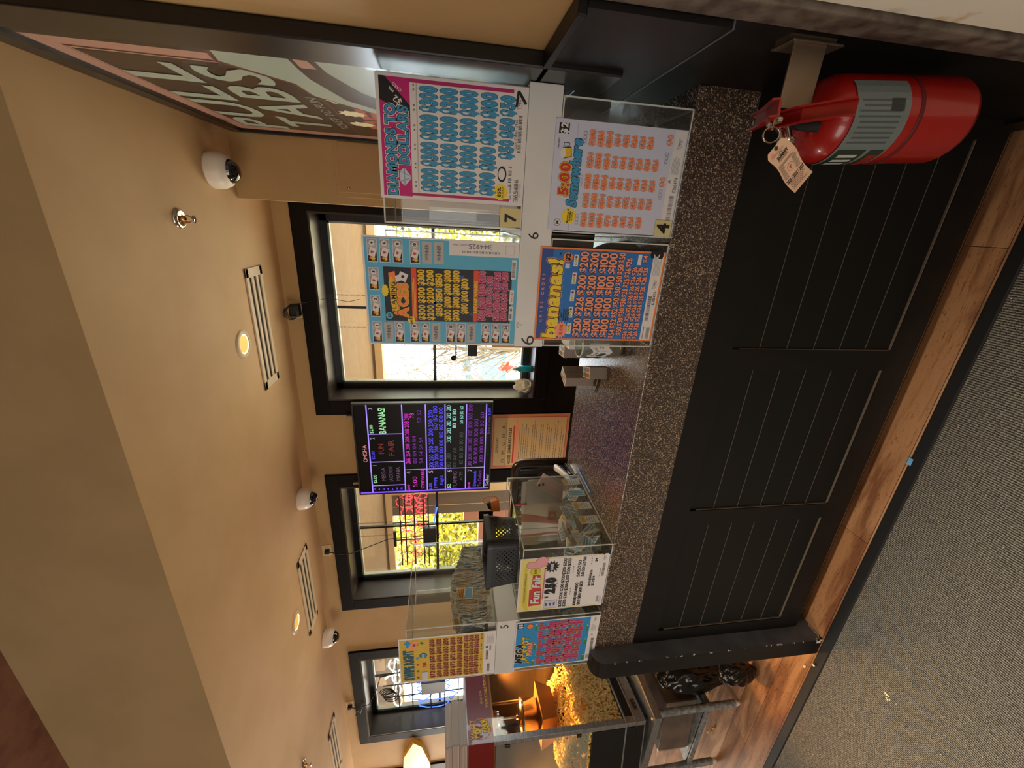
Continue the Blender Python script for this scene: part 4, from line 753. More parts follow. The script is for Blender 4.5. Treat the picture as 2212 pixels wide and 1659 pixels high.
# bundles of tickets
def bundle(x, y, rz, label, z=K, hgt=.082, tilt=0):
    t = thing('ticket_bundle', label, 'ticket bundle', (x, y, z), rz, 'ticket bundles beside the jar'); t.rotation_euler = (tilt, 0, rz)
    b = MB(); n_ = 20
    rr2 = random.Random(int(x * 1000))
    for k in range(n_): dx = rr2.uniform(-.0007, .0007); b.box(-.024 + dx, .024 + dx, -.042, .042, k * hgt / n_, (k + .9) * hgt / n_, 'bundle_side')
    b.build('stack', t)
    s = Sheet((-.024, -.042, hgt + .0006), (1, 0, 0), (0, 1, 0), .048, .084); s.base('rules_cream')
    for a in (0, 1):
        for c in (0, 1): s.rect(.08 + a * .46, .06 + c * .48, .46 + a * .46, .46 + c * .48, ('leaf_c', 'brown', 'slate_teal', 'brown')[a * 2 + c])
    s.build('top_ticket', t)
    e = MB()
    for y_ in (.0,): e.box(-.0252, .0252, y_ - .0012, y_ + .0012, -.0, hgt + .0014, 'rubber_band')
    e.build('rubber_band', t)
bundle(-.585, 1.575, .25, 'near lower bundle of tickets beside the jar', hgt=.075); bundle(-.65, 1.70, -.35, 'rear bundle of tickets with its printed face showing', hgt=.135); bundle(-.535, 1.72, .1, 'grey-edged bundle of tickets standing behind the jar', hgt=.15)
MB_ = MB(); MB_.box(-.50, -.40, 1.62, 1.74, K, K + .15, 'paper_white', .002); o = MB_.build('paper_pad', origin=(-.45, 1.68, K)); tag(o, 'tall white block of paper behind the jar and bundles', 'paper pad')
def pen(label, p, q, body, tip):
    p, q = Vector(p), Vector(q); t = thing('pen', label, 'pen', p); d = q - p
    MB().tube([(0, 0, 0), d * .86], .0042, body, 10).build('barrel', t); MB().tube([d * .86, d * .97, d], [.0042, .0018, .0006], tip, 10).build('tip', t)
    MB().tube([d * -.01, d * .02], .0036, tip, 10).build('end_cap', t)
pen('black and silver pen sticking out by the ticket bundles', (-.600, 1.60, K + .0045), (-.700, 1.63, K + .0045), 'chrome', 'ink')
pen('light blue pen lying beside the left ticket box', atz(1275, 1064, K + .0045), atz(1246, 1008, K + .0045), 'pen_blue', 'pen_blue')
# stapler
p = atz(1232, 1018, K); t = thing('stapler', 'black and white stapler at the back edge of the counter', 'stapler', (p.x - .005, min(p.y, 1.83), K), math.radians(100))
MB().box(-.085, .085, -.018, .018, 0, .008, 'black_plastic', .003).build('base', t)
a = MB(); a.hexa([(-.08, -.012, .010), (.08, -.012, .022), (.08, .012, .022), (-.08, .012, .010), (-.08, -.011, .018), (.08, -.011, .036), (.08, .011, .036), (-.08, .011, .018)], 'chrome'); a.build('magazine', t)
a = MB(); a.tube([(-.088, 0, .030), (-.06, 0, .034), (0, 0, .046), (.06, 0, .060), (.09, 0, .058)], [.006, .013, .015, .018, .010], 'stapler_white', 12); a.build('handle', t)
MB().lathe([(.012, -.020), (.012, .020)], (-.075, 0, .018), 'black_plastic', (0, 1, 0), 12).build('hinge', t)
# phone leaning behind the box
c = aty(1190, 1095, 1.60); t = thing('phone', 'pink phone standing on edge behind the tickets', 'phone', (c.x, 1.76, K + .11)); t.rotation_euler = (math.radians(-18), math.radians(28), math.radians(12))
MB().box(-.038, .038, -.005, .005, -.078, .078, 'phone_pink', .004).build('case', t)
o = MB().box(-.034, -.004, -.0075, -.005, .042, .074, 'phone_pink', .001).build('camera_plate', t)
for q in ((-.026, .066), (-.013, .050)): MB().lathe([(0, .003), (.0065, .003), (.0068, 0)], (q[0], -.0075, q[1]), 'dark_dome', (0, -1, 0), 14).build('camera_lens', t)
# acrylic tickets shelf contents in the right boxes: dark pouch
t = thing('coin_pouch', 'crumpled dark blue pouch inside the box behind the banana sheet', 'pouch', (-.12, 1.42, K + .004)); b = MB()
b.lathe([(0, 0), (.055, .0), (.075, .04), (.062, .12), (.03, .19), (.038, .23)], (0, 0, 0), 'night', seg=14); b.build('cloth', t)

# ================================================================ CEILING FITTINGS
def vent(label, xa, xb):
    t = thing('ceiling_vent', label, 'vent', ((xa + xb) / 2, 2.61, CEIL), group='white slot vents along the ceiling'); L = (xb - xa) / 2; W_ = .107
    f = MB(); f.box(-L, L, -W_, -W_ + .032, -.009, 0, 'vent_white', .002); f.box(-L, L, W_ - .032, W_, -.009, 0, 'vent_white', .002); f.box(-L, -L + .05, -W_, W_, -.009, 0, 'vent_white', .002); f.box(L - .05, L, -W_, W_, -.009, 0, 'vent_white', .002); f.build('frame', t)
    MB().box(-L + .04, L - .04, -W_ + .02, W_ - .02, -.002, -.0005, 'vent_dark').build('backing', t)
    for y in (-.030, .030): MB().box(-L + .05, L - .05, y - .013, y + .013, -.0085, -.003, 'vent_white').build('slat', t)
vent('white slot vent in front of the right window', -1.05, -.335); vent('white slot vent between the middle and left windows', -3.18, -2.43); vent('white slot vent farthest along the ceiling', -5.30, -4.51)
def dome(label, x, y, k=1.0, look=(0, 0)):
    t = thing('security_camera', label, 'security camera', (x, y, CEIL), group='white dome cameras on the ceiling'); t.scale = (k, k, k)
    MB().lathe([(0, -.0), (.078, 0), (.080, -.008), (.078, -.05), (.066, -.078), (.052, -.086)], (0, 0, 0), 'white_plastic', seg=32).build('housing', t)
    MB().lathe([(.054, -.080)] + [(.052 * math.cos(a), -.082 - .046 * math.sin(a)) for a in [PI / 2 * q / 8 for q in range(9)]], (0, 0, 0), 'dark_dome', seg=28).build('dome', t)
    MB().lathe([(.012, 0), (.014, .02), (0, .02)], (0, -.02, -.085), 'chrome', (0, -.8, -.6), 12).build('lens', t)
dome('dome camera nearest the pull tabs poster', .135, 2.36, 1.0); dome('dome camera above the menu board', -2.03, 2.74); dome('dome camera between the middle and left windows', -3.57, 2.78)
def sprinkler(label, x, y):
    t = thing('sprinkler', label, 'sprinkler', (x, y, CEIL), group='chrome sprinklers on the ceiling')
    MB().lathe([(0, -.004), (.022, -.004), (.030, -.012), (.040, -.006), (.041, 0)], (0, 0, 0), 'chrome', seg=26).build('escutcheon', t)
    b = MB(); b.lathe([(.011, -.005), (.011, -.022), (.006, -.026)], (0, 0, 0), 'brass', seg=12); b.tube([(.010, 0, -.02), (.014, 0, -.036), (.004, 0, -.052)], .0028, 'brass', 6); b.tube([(-.010, 0, -.02), (-.014, 0, -.036), (-.004, 0, -.052)], .0028, 'brass', 6); b.build('frame', t)
    MB().lathe([(0, -.053), (.015, -.054), (.016, -.057), (0, -.058)], (0, 0, 0), 'chrome', seg=14).build('deflector', t)
sprinkler('chrome sprinkler near the dome camera and poster', -.075, 2.02); sprinkler('chrome sprinkler at the far left edge of the picture', -3.95, 2.03)
def can(label, x, y):
    t = thing('recessed_light', label, 'ceiling light', (x, y, CEIL), group='recessed ceiling lights')
    MB().lathe([(.052, -.001), (.056, -.010), (.074, -.007), (.078, 0)], (0, 0, 0), 'vent_white', seg=30).build('trim_ring', t)
    MB().lathe([(.048, -.0045), (.054, -.0060)], (0, 0, 0), 'bulb_ring', seg=30).build('glow_ring', t); MB().lathe([(0, -.0030), (.049, -.0035)], (0, 0, 0), 'bulb_glow', seg=30).build('lens', t)
    l = bpy.data.lights.new('downlight', 'SPOT'); l.energy = 26; l.spot_size = math.radians(120); l.spot_blend = .8; l.color = (1, .70, .40); l.shadow_soft_size = .05
    o = bpy.data.objects.new('downlight', l); C.objects.link(o); o.location = (x, y, CEIL - .02)
can('round recessed light in front of the right window', -.71, 2.345); can('round recessed light by the middle vent', -2.81, 2.335)
# outlets above the windows
def outlet(label, px, py, dx=0):
    c = aty(px, py, BK); t = thing('wall_outlet', label, 'outlet', (c.x, BK, c.z), group='outlets above the windows')
    MB().box(-.058, .058, -.007, 0, -.035, .045, 'plate_beige', .003).build('cover_plate', t)
    return c
def cable(name, label, pts, r, cat, parent=None, m='wire'):
    o = MB().tube(pts, r, m, 6).build(name, parent)
    if not parent: tag(o, label, cat)
    return o
c = outlet('beige outlet behind the black adapter above the right window', 641, 668)
t = thing('power_adapter', 'black power adapter with coiled cord above the right window', 'adapter', (c.x, BK - .008, c.z)); MB().box(-.040, .040, -.055, 0, -.033, .033, 'black_plastic', .008).build('body', t)
b = MB(); b.tube([(.045 * math.cos(a * .7), -.06 - .002 * a, .04 * math.sin(a * .7)) for a in range(40)], .0025, 'wire', 5); b.build('coiled_cord', t)
b = MB(); q0 = Vector((c.x + .04, BK - .03, c.z)); b.tube([q0, q0 + Vector((.02, 0, -.10)), q0 + Vector((.03, .10, -.20)), q0 + Vector((.0, .13, -.32)), q0 + Vector((.02, .13, -.40))], .0022, 'wire', 5); tag(b.build('sign_cord'), 'thin cord hanging from the adapter down the right window', 'cord')
c = outlet('beige outlet above the middle window', 708, 1188); q = Vector((c.x, BK - .01, c.z))
PL = tag(MB().tube([q, q + Vector((0, -.02, 0)), q + Vector((.0, -.028, -.05)), q + Vector((-.02, -.03, -.10)), q + Vector((-.02, -.03, -.2)), q + Vector((-.02, .12, -.5)), q + Vector((-.02, .15, -1.0))], .004, 'wire', 6).build('extension_cord'), 'black cord plugged in above the middle window', 'cord')
MB_ = MB().box(q.x - .016, q.x + .016, BK - .04, BK - .007, q.z - .02, q.z + .02, 'black_plastic', .005); MB_.build('plug', PL)
c = outlet('beige outlet above the left window', 757, 1522); q = Vector((c.x, BK - .01, c.z))
pts = [q + Vector((0, -.02, 0)), q + Vector((0, -.03, -.05)), q + Vector((-.08, -.03, -.09)), q + Vector((-.12, -.03, -.05)), q + Vector((-.10, -.03, -.10)), q + Vector((0, -.03, -.13)), q + Vector((.02, -.02, -.20)), q + Vector((.05, .1, -.26)), q + Vector((.2, .13, -.30)), q + Vector((.22, .14, -.45))]
PL = tag(MB().tube(pts, .0045, 'wire', 6).build('extension_cord'), 'looped black cord plugged in above the left window', 'cord')
MB().box(q.x - .018, q.x + .018, BK - .045, BK - .007, q.z - .022, q.z + .022, 'black_plastic', .005).build('plug', PL)

# ================================================================ SIGNS IN THE WINDOWS (seen from behind)
YS = BK + .16
def chain(parent, x, z0, z1, y=YS):
    b = MB(); n_ = int(abs(z1 - z0) / .016)
    for k in range(n_):
        z = z0 + (z1 - z0) * k / n_; a = PI / 2 * (k % 2); d = Vector((math.cos(a), math.sin(a), 0)) * .004
        b.tube([Vector((x, y, z)) + d, Vector((x, y, z - .012)) + d, Vector((x, y, z - .012)) - d, Vector((x, y, z)) - d, Vector((x, y, z)) + d], .0012, 'dark_metal', 4, False)
    return b.build('chain', parent)
def grid_sign(name, label, X0, X1, Z0, Z1, hz, vx, y=YS):
    t = thing(name, label, 'neon sign', ((X0 + X1) / 2, y, Z0)); ox, oz = (X0 + X1) / 2, Z0
    for z in hz: MB().tube([(X0 - ox, 0, z - oz), (X1 - ox, 0, z - oz)], .0060, 'black_plastic', 6).build('back_bar', t)
    for x in vx: MB().tube([(x - ox, .004, Z1 - oz), (x - ox, .004, 0)], .0060, 'black_plastic', 6).build('back_bar', t)
    return t, ox, oz
def W2(px, py, y=YS): return aty(px, py, y)
# middle window: red neon script
a = W2(850, 1222); b_ = W2(930, 1068)
t, ox, oz = grid_sign('neon_sign', 'red neon script sign seen from behind in the middle window', a.x, b_.x, W2(928, 1150).z, W2(850, 1150).z, [W2(v, 1150).z for v in (866, 877, 896, 916, 926)], [W2(900, v).x for v in (1128, 1165)])
word = 'Cerveza Fria'
def neon_word(parent, word, x0, x1, z0, z1, m, r=.0035, wob=0.0, seed=1, name='neon_tube'):
    """bent glass tube following big loops; read in mirror from inside"""
    rr2 = random.Random(seed); b = MB(); n_ = len(word); pts = []
    for i in range(n_):
        u = i / n_; w_ = 1 / n_; k = 1.0 if (i % 4 == 0) else .55 + .25 * rr2.random()
        for q in range(9):
            a_ = q / 9 * 2 * PI; pts.append((u + w_ * (.5 - .48 * math.cos(a_)) + .25 * w_ * math.sin(a_), .5 + k * .5 * math.sin(a_ + .6)))
    P = [Vector((x1 + (x0 - x1) * u - ox, .012, z0 + (z1 - z0) * v + wob * u - oz)) for u, v in pts]
    b.tube(P, r, m, 6); return b.build(name, parent)
neon_word(t, 'abcdef', a.x + .02, b_.x - .02, W2(905, 1150).z, W2(858, 1150).z, 'neon_red', .0034, .0, 1)
neon_word(t, 'abcdefg', a.x + .02, W2(900, 1150).x, W2(912, 1150).z, W2(885, 1150).z, 'neon_red', .003, .0, 2)
neon_word(t, 'abcdefgh', W2(900, 1150).x, b_.x + .01, W2(925, 1110).z, W2(893, 1110).z, 'neon_red', .003, .0, 3)
neon_word(t, 'abc', W2(870, 1100).x, b_.x, W2(892, 1090).z, W2(868, 1090).z, 'neon_red', .0035, .0, 5)
bl = MB(); bl.tube([W2(944, 1098) - Vector((ox, YS - .01, oz)), W2(940, 1115) - Vector((ox, YS - .01, oz)), W2(938, 1132) - Vector((ox, YS - .01, oz))], .006, 'neon_blue', 8); bl.build('neon_tube', t)
p0 = W2(942, 1172); p1 = W2(914, 1135); MB().box(p0.x - ox, p1.x - ox, -.05, -.01, p0.z - oz, p1.z - oz, 'black_plastic', .004).build('transformer', t)
p0 = W2(858, 1176); p1 = W2(850, 1145); MB().box(p0.x - ox, p1.x - ox, -.03, -.005, p0.z - oz, p1.z - oz, 'black_plastic', .003).build('switch_box', t)
c = W2(922, 1158); MB().tube([(c.x - ox + .115 * math.cos(q / 24 * 2 * PI), -.01, c.z - oz + .115 * math.sin(q / 24 * 2 * PI)) for q in range(25)], .0022, 'wire', 5, False).build('cord_loop', t)
bb = MB(); rr = random.Random(9)
for k in range(3):
    P = [W2(870 + k * 20, 1190 + 4 * k) - Vector((ox, YS + .02, oz))]
    for j in range(6): P.append(P[-1] + Vector((rr.uniform(-.05, .06), rr.uniform(-.01, .01), rr.uniform(-.07, .05))))
    bb.tube(P, .003, 'wire', 5)
bb.build('tangled_cord', t)
for v in (1130, 1158): x = W2(800, v).x - ox; chain(t, x, ZT - .02 - oz, W2(848, v).z - oz, 0)
# right window: sign hanging behind the aces sheet
a = W2(985, 775); b_ = W2(985, 600)
t, ox, oz = grid_sign('window_sign', 'black framed lit sign hanging behind the light blue game sheet', a.x, b_.x, W2(1030, 700).z, W2(795, 700).z, [W2(985, 760).z], [])
p0 = W2(1030, 768); p1 = W2(1010, 747); MB().box(p0.x - ox, p1.x - ox + .18, -.02, .02, p0.z - oz, p1.z - oz, 'black_plastic', .003).build('housing', t)
MB().box(W2(985, 775).x - ox, W2(985, 700).x - ox, -.01, .01, W2(985, 770).z - oz - .006, W2(985, 770).z - oz + .006, 'black_plastic', .002).build('cross_bar', t)
MB().lathe([(.022, -.008), (.022, .008), (0, .008)], (W2(980, 773).x - ox, 0, W2(980, 773).z - oz), 'black_plastic', (0, 1, 0), 16).build('knob', t)
for v in (637, 706): chain(t, W2(740, v).x - ox, ZT - .02 - oz, W2(792, v).z - oz, 0)
# left window: white neon sign with loops of wire
a = W2(930, 1530); b_ = W2(930, 1425)
t, ox, oz = grid_sign('neon_sign', 'white and blue neon sign with looped wires in the left window', a.x, b_.x, W2(1010, 1480).z, W2(828, 1480).z, [W2(v, 1480).z for v in (860, 890, 930, 960, 990)], [W2(900, v).x for v in (1450, 1475, 1500)])
neon_word(t, 'abcd', a.x + .1, b_.x + .05, W2(868, 1430).z, W2(838, 1430).z, 'neon_white', .008, 0, 4)
neon_word(t, 'abcdef', a.x, b_.x, W2(990, 1480).z, W2(880, 1480).z, 'neon_blue', .006, 0, 6)
MB().tube([W2(832, 1470) - Vector((ox, YS - .02, oz)), W2(842, 1462) - Vector((ox, YS - .02, oz)), W2(868, 1460) - Vector((ox, YS - .02, oz))], .013, 'neon_white', 10).build('neon_tube', t)
p0 = W2(962, 1486); p1 = W2(910, 1468); MB().box(p0.x - ox, p1.x - ox, -.05, .0, p0.z - oz, p1.z - oz, 'black_plastic', .004).build('transformer', t)
bb = MB(); c = W2(836, 1490) - Vector((ox, YS + .02, oz))
for k in range(5): bb.tube([c + Vector((.05 * math.cos(q / 14 * 2 * PI + k) * (1 + .15 * k) - .02 * k, -.004 * k, .075 * math.sin(q / 14 * 2 * PI + k) - .012 * k)) for q in range(15)], .0045, 'wire', 5, False)
bb.build('looped_wire', t)
P = [W2(955, 1495), W2(975, 1508), W2(985, 1495), W2(978, 1480), W2(992, 1470)]; MB().tube([p - Vector((ox, YS + .01, oz)) for p in P], .003, 'wire', 5).build('cord', t)

# things on the right window's sill
p = aty(1135, 795, BK + .1); t = thing('spray_bottle', 'small bright blue bottle on the right window sill', 'bottle', (p.x, BK + .08, ZB + .02)); MB().lathe([(0, 0), (.026, 0), (.028, .006), (.028, .095), (.016, .115), (.013, .12), (.013, .13)], (0, 0, 0), 'sanitizer', seg=20).build('body', t); MB().lathe([(.014, .130), (.015, .15), (0, .152)], (0, 0, 0), 'white_plastic', seg=14).build('cap', t)
p = aty(1135, 835, BK + .02); t = thing('tissue', 'crumpled white tissue with a green print on the right window sill', 'tissue', (p.x, BK + .04, ZB + .02))
bm = bmesh.new(); bmesh.ops.create_icosphere(bm, subdivisions=3, radius=.05); rr = random.Random(4)
for v in bm.verts: n0 = v.co.normalized(); v.co = Vector((n0.x * .055, n0.y * .030, n0.z * .07 + .055)) * (1 + .30 * math.sin(9 * n0.x + 7 * n0.z) * math.cos(8 * n0.y + 5 * n0.x)); v.co.z = max(v.co.z, .001)
bm.verts.index_update(); q = MB().raw([v.co[:] for v in bm.verts], [[v.index for v in f.verts] for f in bm.faces], 'tissue'); bm.free(); q.build('sheet', t)
p = aty(1080, 752, BK + .05); t = thing('paper_roll', 'beige cardboard roll standing on the right window sill', 'roll', (p.x + .05, BK + .08, ZB + .02)); MB().lathe([(.03, 0), (.052, 0), (.052, .33), (.03, .33), (.03, 0)], (0, 0, 0), 'tote_tan', seg=24).build('tube', t)

# ================================================================ MENU BOARD
bx0, bz0, bw, bh = -2.155, 1.350, .80, 1.045; YB = BK - .075
t = thing('menu_board', 'black light-up board of handwritten ticket prizes between the windows', 'board', (bx0 + bw / 2, YB, bz0)); O = (-bx0 - bw / 2, -YB, -bz0)
def tp(mb, name):
    o = mb.build(name); o.parent = t; o.location = O; return o
tp(MB().box(bx0, bx0 + bw, YB, YB + .018, bz0, bz0 + bh, 'board_black', .003), 'panel')
f = MB(); w_ = .012
f.box(bx0 - w_, bx0, YB - .006, YB + .03, bz0 - w_, bz0 + bh + w_, 'black_plastic'); f.box(bx0 + bw, bx0 + bw + w_, YB - .006, YB + .03, bz0 - w_, bz0 + bh + w_, 'black_plastic'); f.box(bx0, bx0 + bw, YB - .006, YB + .03, bz0 - w_, bz0, 'black_plastic'); f.box(bx0, bx0 + bw, YB - .006, YB + .03, bz0 + bh, bz0 + bh + w_, 'black_plastic'); tp(f, 'frame')
s = XZ(bx0, bz0, YB - .0006, bw, bh); s.st = .0004
V_ = 'line_violet'
s.rect(0, .085, 1, .094, V_); s.rect(0, .335, 1, .344, V_); s.rect(0, .505, 1, .513, V_); s.rect(0, .648, 1, .656, V_); s.rect(0, .808, 1, .816, V_); s.rect(0, .958, 1, .966, V_)
s.rect(.085, .09, .094, .34, V_); s.rect(.365, .09, .374, .34, V_); s.rect(.68, .09, .688, .34, V_); s.rect(.265, .34, .272, .962, V_)
s.text('OMGHA', .47, .055, .030, 'mk_pink', w=.155, bold=0)
for k, ch in enumerate('Upload'[::-1] if False else 'UPDATED'): s.text(ch, .045, .105 + k * .034, .016, 'led_violet', ang=PI / 2, bold=.0)
for x, u in (('1', .33), ('2', .64), ('3', .955)): s.text(x, u, .118, .030, 'mk_white', bold=-.005)
s.text('$5.00', .17, .115, .024, 'mk_green', w=.08, bold=0); s.text('$2.00', .45, .115, .022, 'mk_blue', w=.07, bold=0); s.text('$2.00', .74, .115, .026, 'mk_green', w=.07, bold=0)
s.text('MEGA', .225, .180, .030, 'mk_dim', w=.13, bold=0); s.text('JACKPOT', .225, .235, .030, 'mk_dim', w=.15, bold=0); s.text('MANIA', .225, .290, .030, 'mk_dim', w=.13, bold=0)
s.text('FUN', .52, .175, .040, 'mk_red', w=.09, bold=0); s.text('FAIR', .53, .25, .046, 'mk_red', w=.14, bold=0); s.text('BANANAS!', .83, .195, .050, 'mk_green', w=.22, bold=.01)
s.text('$2.00', .045, .365, .020, 'mk_mag', w=.07); s.text('4', .235, .37, .036, 'mk_white', bold=0); s.text('5:00', .12, .415, .034, 'mk_mag', w=.10, bold=0); s.text('SOMEWHERE', .15, .475, .026, 'mk_mag', w=.19, bold=0)
s.text('266 254 208 208 208 208 208', .62, .370, .034, 'mk_mag', w=.45, bold=0); s.text('130 104 104 104', .50, .420, .028, 'mk_violet', w=.25, bold=0); s.text('78', .88, .410, .03, 'mk_mag', bold=0); s.text('54 54 54 54', .49, .468, .030, 'mk_violet', w=.24, bold=0); s.text('52 52', .87, .462, .030, 'mk_violet', w=.11, bold=0)
s.text('$1.00', .05, .535, .022, 'mk_blue', w=.07); s.text('5', .235, .54, .034, 'mk_white', bold=0); s.text('SWIPE', .10, .575, .026, 'mk_blue', w=.11, bold=0); s.text('Right', .13, .62, .026, 'mk_blue', w=.09, bold=0)
s.text('301 250 250 250 200 200 200', .61, .545, .034, 'mk_blue', w=.52, bold=0); s.text('200 200 200', .41, .585, .030, 'mk_blue', w=.20, bold=0); s.text('150 150 150', .85, .580, .030, 'mk_blue', w=.21, bold=0); s.text('150 100 100 100 100 100 100 100', .62, .622, .032, 'mk_blue', w=.55, bold=0)
s.text('$2', .05, .68, .028, 'mk_green'); s.text('6', .235, .685, .034, 'mk_white', bold=0); s.text('FLAMING', .13, .728, .032, 'mk_dim', w=.16, bold=0); s.text('ACES', .17, .775, .026, 'mk_dteal', w=.09, bold=0)
s.text('310 310', .36, .678, .034, 'mk_dteal', w=.14, bold=0); s.text('300 210 210 210 210', .78, .680, .034, 'mk_teal', w=.33, bold=0); s.text('300 160 160', .39, .725, .030, 'mk_dteal', w=.19, bold=0); s.text('110 110 110', .84, .722, .030, 'mk_teal', w=.16, bold=0); s.text('110 110 110 110 110', .50, .775, .030, 'mk_dteal', w=.30, bold=0); s.text('50 50 50 50', .88, .775, .026, 'mk_teal', w=.15, bold=0)
s.text('$1.00', .05, .84, .020, 'mk_mag', w=.06); s.text('7', .235, .845, .034, 'mk_white', bold=0); s.text('Diamonds', .13, .885, .026, 'mk_blue', w=.15, bold=0); s.text('To Dollars', .13, .925, .026, 'mk_violet', w=.16, bold=0)
s.text('310 300 300 300 300 300 300 300', .64, .842, .032, 'mk_violet', w=.56, bold=0); s.text('300 300 300 300 300', .57, .888, .030, 'mk_violet', w=.42, bold=0); s.text('100 100 100 50 50 50', .62, .932, .028, 'mk_violet', w=.46, bold=0)
s.text('Seller', .11, .985, .030, 'mk_white', w=.12, bold=0); s.text('Book Closes', .76, .985, .022, 'mk_dim', w=.16, bold=0); s.text('11:30', .91, .985, .022, 'mk_blue', w=.06, bold=0)
tp(s.mb, 'handwriting')
f = MB(); f.box(bx0, bx0 + .010, YB - .002, YB, bz0, bz0 + bh, 'led_violet'); f.box(bx0 + .01, bx0 + .05, YB - .002, YB, bz0 + bh - .05, bz0 + bh - .01, 'led_violet') if False else None; tp(f, 'led_strip')
for x in (bx0 + .10, bx0 + bw - .10): tp(MB().box(x - .008, x + .008, YB - .002, YB + .03, bz0 + bh + .012, bz0 + bh + .055, 'bracket', .002), 'hanging_clip')
# rules notice
s = XZ(-1.995, .680, BK - .0235, .515, .662); s.base('rules_orange', .002); s.rect(.025, .02, .975, .98, 'rules_orange'); s.frame(.045, .035, .955, .97, .004, 'red', 2); s.rect(.06, .045, .94, .965, 'rules_cream', 3)
s.text('02505-007', .45, .085, .022, 'ink', w=.15, bold=0, L=4); s.text('O. M. G. H. A.', .48, .165, .028, 'ink', w=.38, bold=0, L=4, sp=.3); s.rect(.06, .196, .94, .20, 'ink_grey', 4); s.text('HOUSE GAMBLING RULES', .42, .245, .024, 'ink', w=.35, bold=.02, L=4, slant=.15)
s.rect(.10, .285, .80, .305, 'red', 4); s.rect(.10, .31, .9, .345, 'salmon', 4)
rr = random.Random(8)
for k in range(22):
    if k in (5, 9, 12, 16, 19): continue
    u = .10
    while u < .62 + .28 * rr.random(): w_ = rr.uniform(.03, .07); s.rect(u, .365 + k * .027, u + w_, .372 + k * .027, 'ink_grey', 4); u += w_ + .010
o = s.build('rules_notice'); tag(o, 'cream house gambling rules notice with an orange border under the board', 'notice')

# ================================================================ POSTER ON THE SIDE WALL
XP = SW - .010
YL, YR, Z0P, Z1P = 2.555, 1.262, 1.36, 2.705
t = thing('pull_tabs_poster', 'large framed pull tabs poster on the right wall', 'poster', (SW, (YL + YR) / 2, Z0P)); O = (-SW, -(YL + YR) / 2, -Z0P)
f = MB(); f.box(SW - .034, SW, 1.118, 1.262, Z0P - .07, Z1P + .06, 'frame_black', .004); f.box(SW - .026, SW, YL, 2.587, Z0P - .07, Z1P + .06, 'frame_black', .004); f.box(SW - .026, SW, 1.262, YL, Z1P, Z1P + .06, 'frame_black', .004); f.box(SW - .026, SW, 1.262, YL, Z0P - .07, Z0P, 'frame_black', .004); tp(f, 'frame')
s = Sheet((XP, YL, Z0P), (0, -1, 0), (0, 0, 1), YL - YR, Z1P - Z0P); s.st = .0006
def Q(y, z): return ((YL - y) / (YL - YR), 1 - (z - Z0P) / (Z1P - Z0P))
def py(L, m, *yz): s.poly([Q(a_, b_) for a_, b_ in yz], m, L)
s.base('poster_pink', .003)
py(1, 'frame_brown', (1.375, 2.705), (1.262, 2.705), (1.262, 1.36), (1.375, 1.36))
py(1, 'poster_line', (2.47, 2.655), (1.435, 2.655), (1.435, 1.45), (2.47, 1.45)); py(2, 'poster_pink', (2.464, 2.650), (1.440, 2.650), (1.440, 1.46), (2.464, 1.46)); py(3, 'poster_dark', (2.455, 2.642), (1.450, 2.642), (1.450, 1.47), (2.455, 1.47))
def tw(L, m, body, y0, y1, z, h, **kw):
    c_ = Q((y0 + y1) / 2, z); s.text(body, c_[0], c_[1], h, m, w=abs(y0 - y1), L=L, **kw)
tw(4, 'poster_teal', 'PULL', 2.43, 1.49, 2.535, .185, bold=.022, sp=.09); tw(4, 'poster_teal', 'TABS', 2.35, 1.48, 2.305, .185, bold=.022, sp=.08); tw(4, 'poster_teal', 'TICKET TO FUN', 2.31, 1.74, 2.152, .035, bold=-.01)
py(4, 'poster_line', (2.40, 2.120), (1.67, 2.120), (1.67, 2.112), (2.40, 2.112))
for y0 in (2.14, 1.935, 1.74):
    py(4, 'poster_red', (y0 + .10, 2.03), (y0 - .08, 2.035), (y0 - .08, 1.90), (y0 + .10, 1.90)); s.star(*Q(y0 + .01, 2.055), .055, 'paper_cream', 9, .75, 5); py(5, 'poster_line', (y0 + .06, 2.0), (y0 - .05, 2.0), (y0 - .05, 1.985), (y0 + .06, 1.985))
py(7, 'poster_line', (1.43, 2.30), (1.275, 2.27), (1.275, 1.36), (2.35, 1.36), (2.1, 1.80), (1.70, 2.14), (1.58, 2.16))
py(8, 'poster_teal', (1.415, 2.285), (1.278, 2.255), (1.278, 1.36), (2.33, 1.36), (2.08, 1.80), (1.70, 2.128), (1.57, 2.145))
py(9, 'poster_dark', (1.40, 2.09), (1.275, 2.09), (1.275, 2.03), (1.42, 2.02), (1.60, 1.96), (1.90, 1.75), (2.02, 1.42), (2.12, 1.42), (2.0, 1.80), (1.72, 2.03), (1.50, 2.085)); py(10, 'poster_pink', (1.395, 2.078), (1.305, 2.078), (1.305, 2.045), (1.395, 2.038))
tp(s.mb, 'artwork')
tp(MB().box(XP - .009, XP - .008, 1.262, YL, Z0P, Z1P, 'poster_glass'), 'glazing')

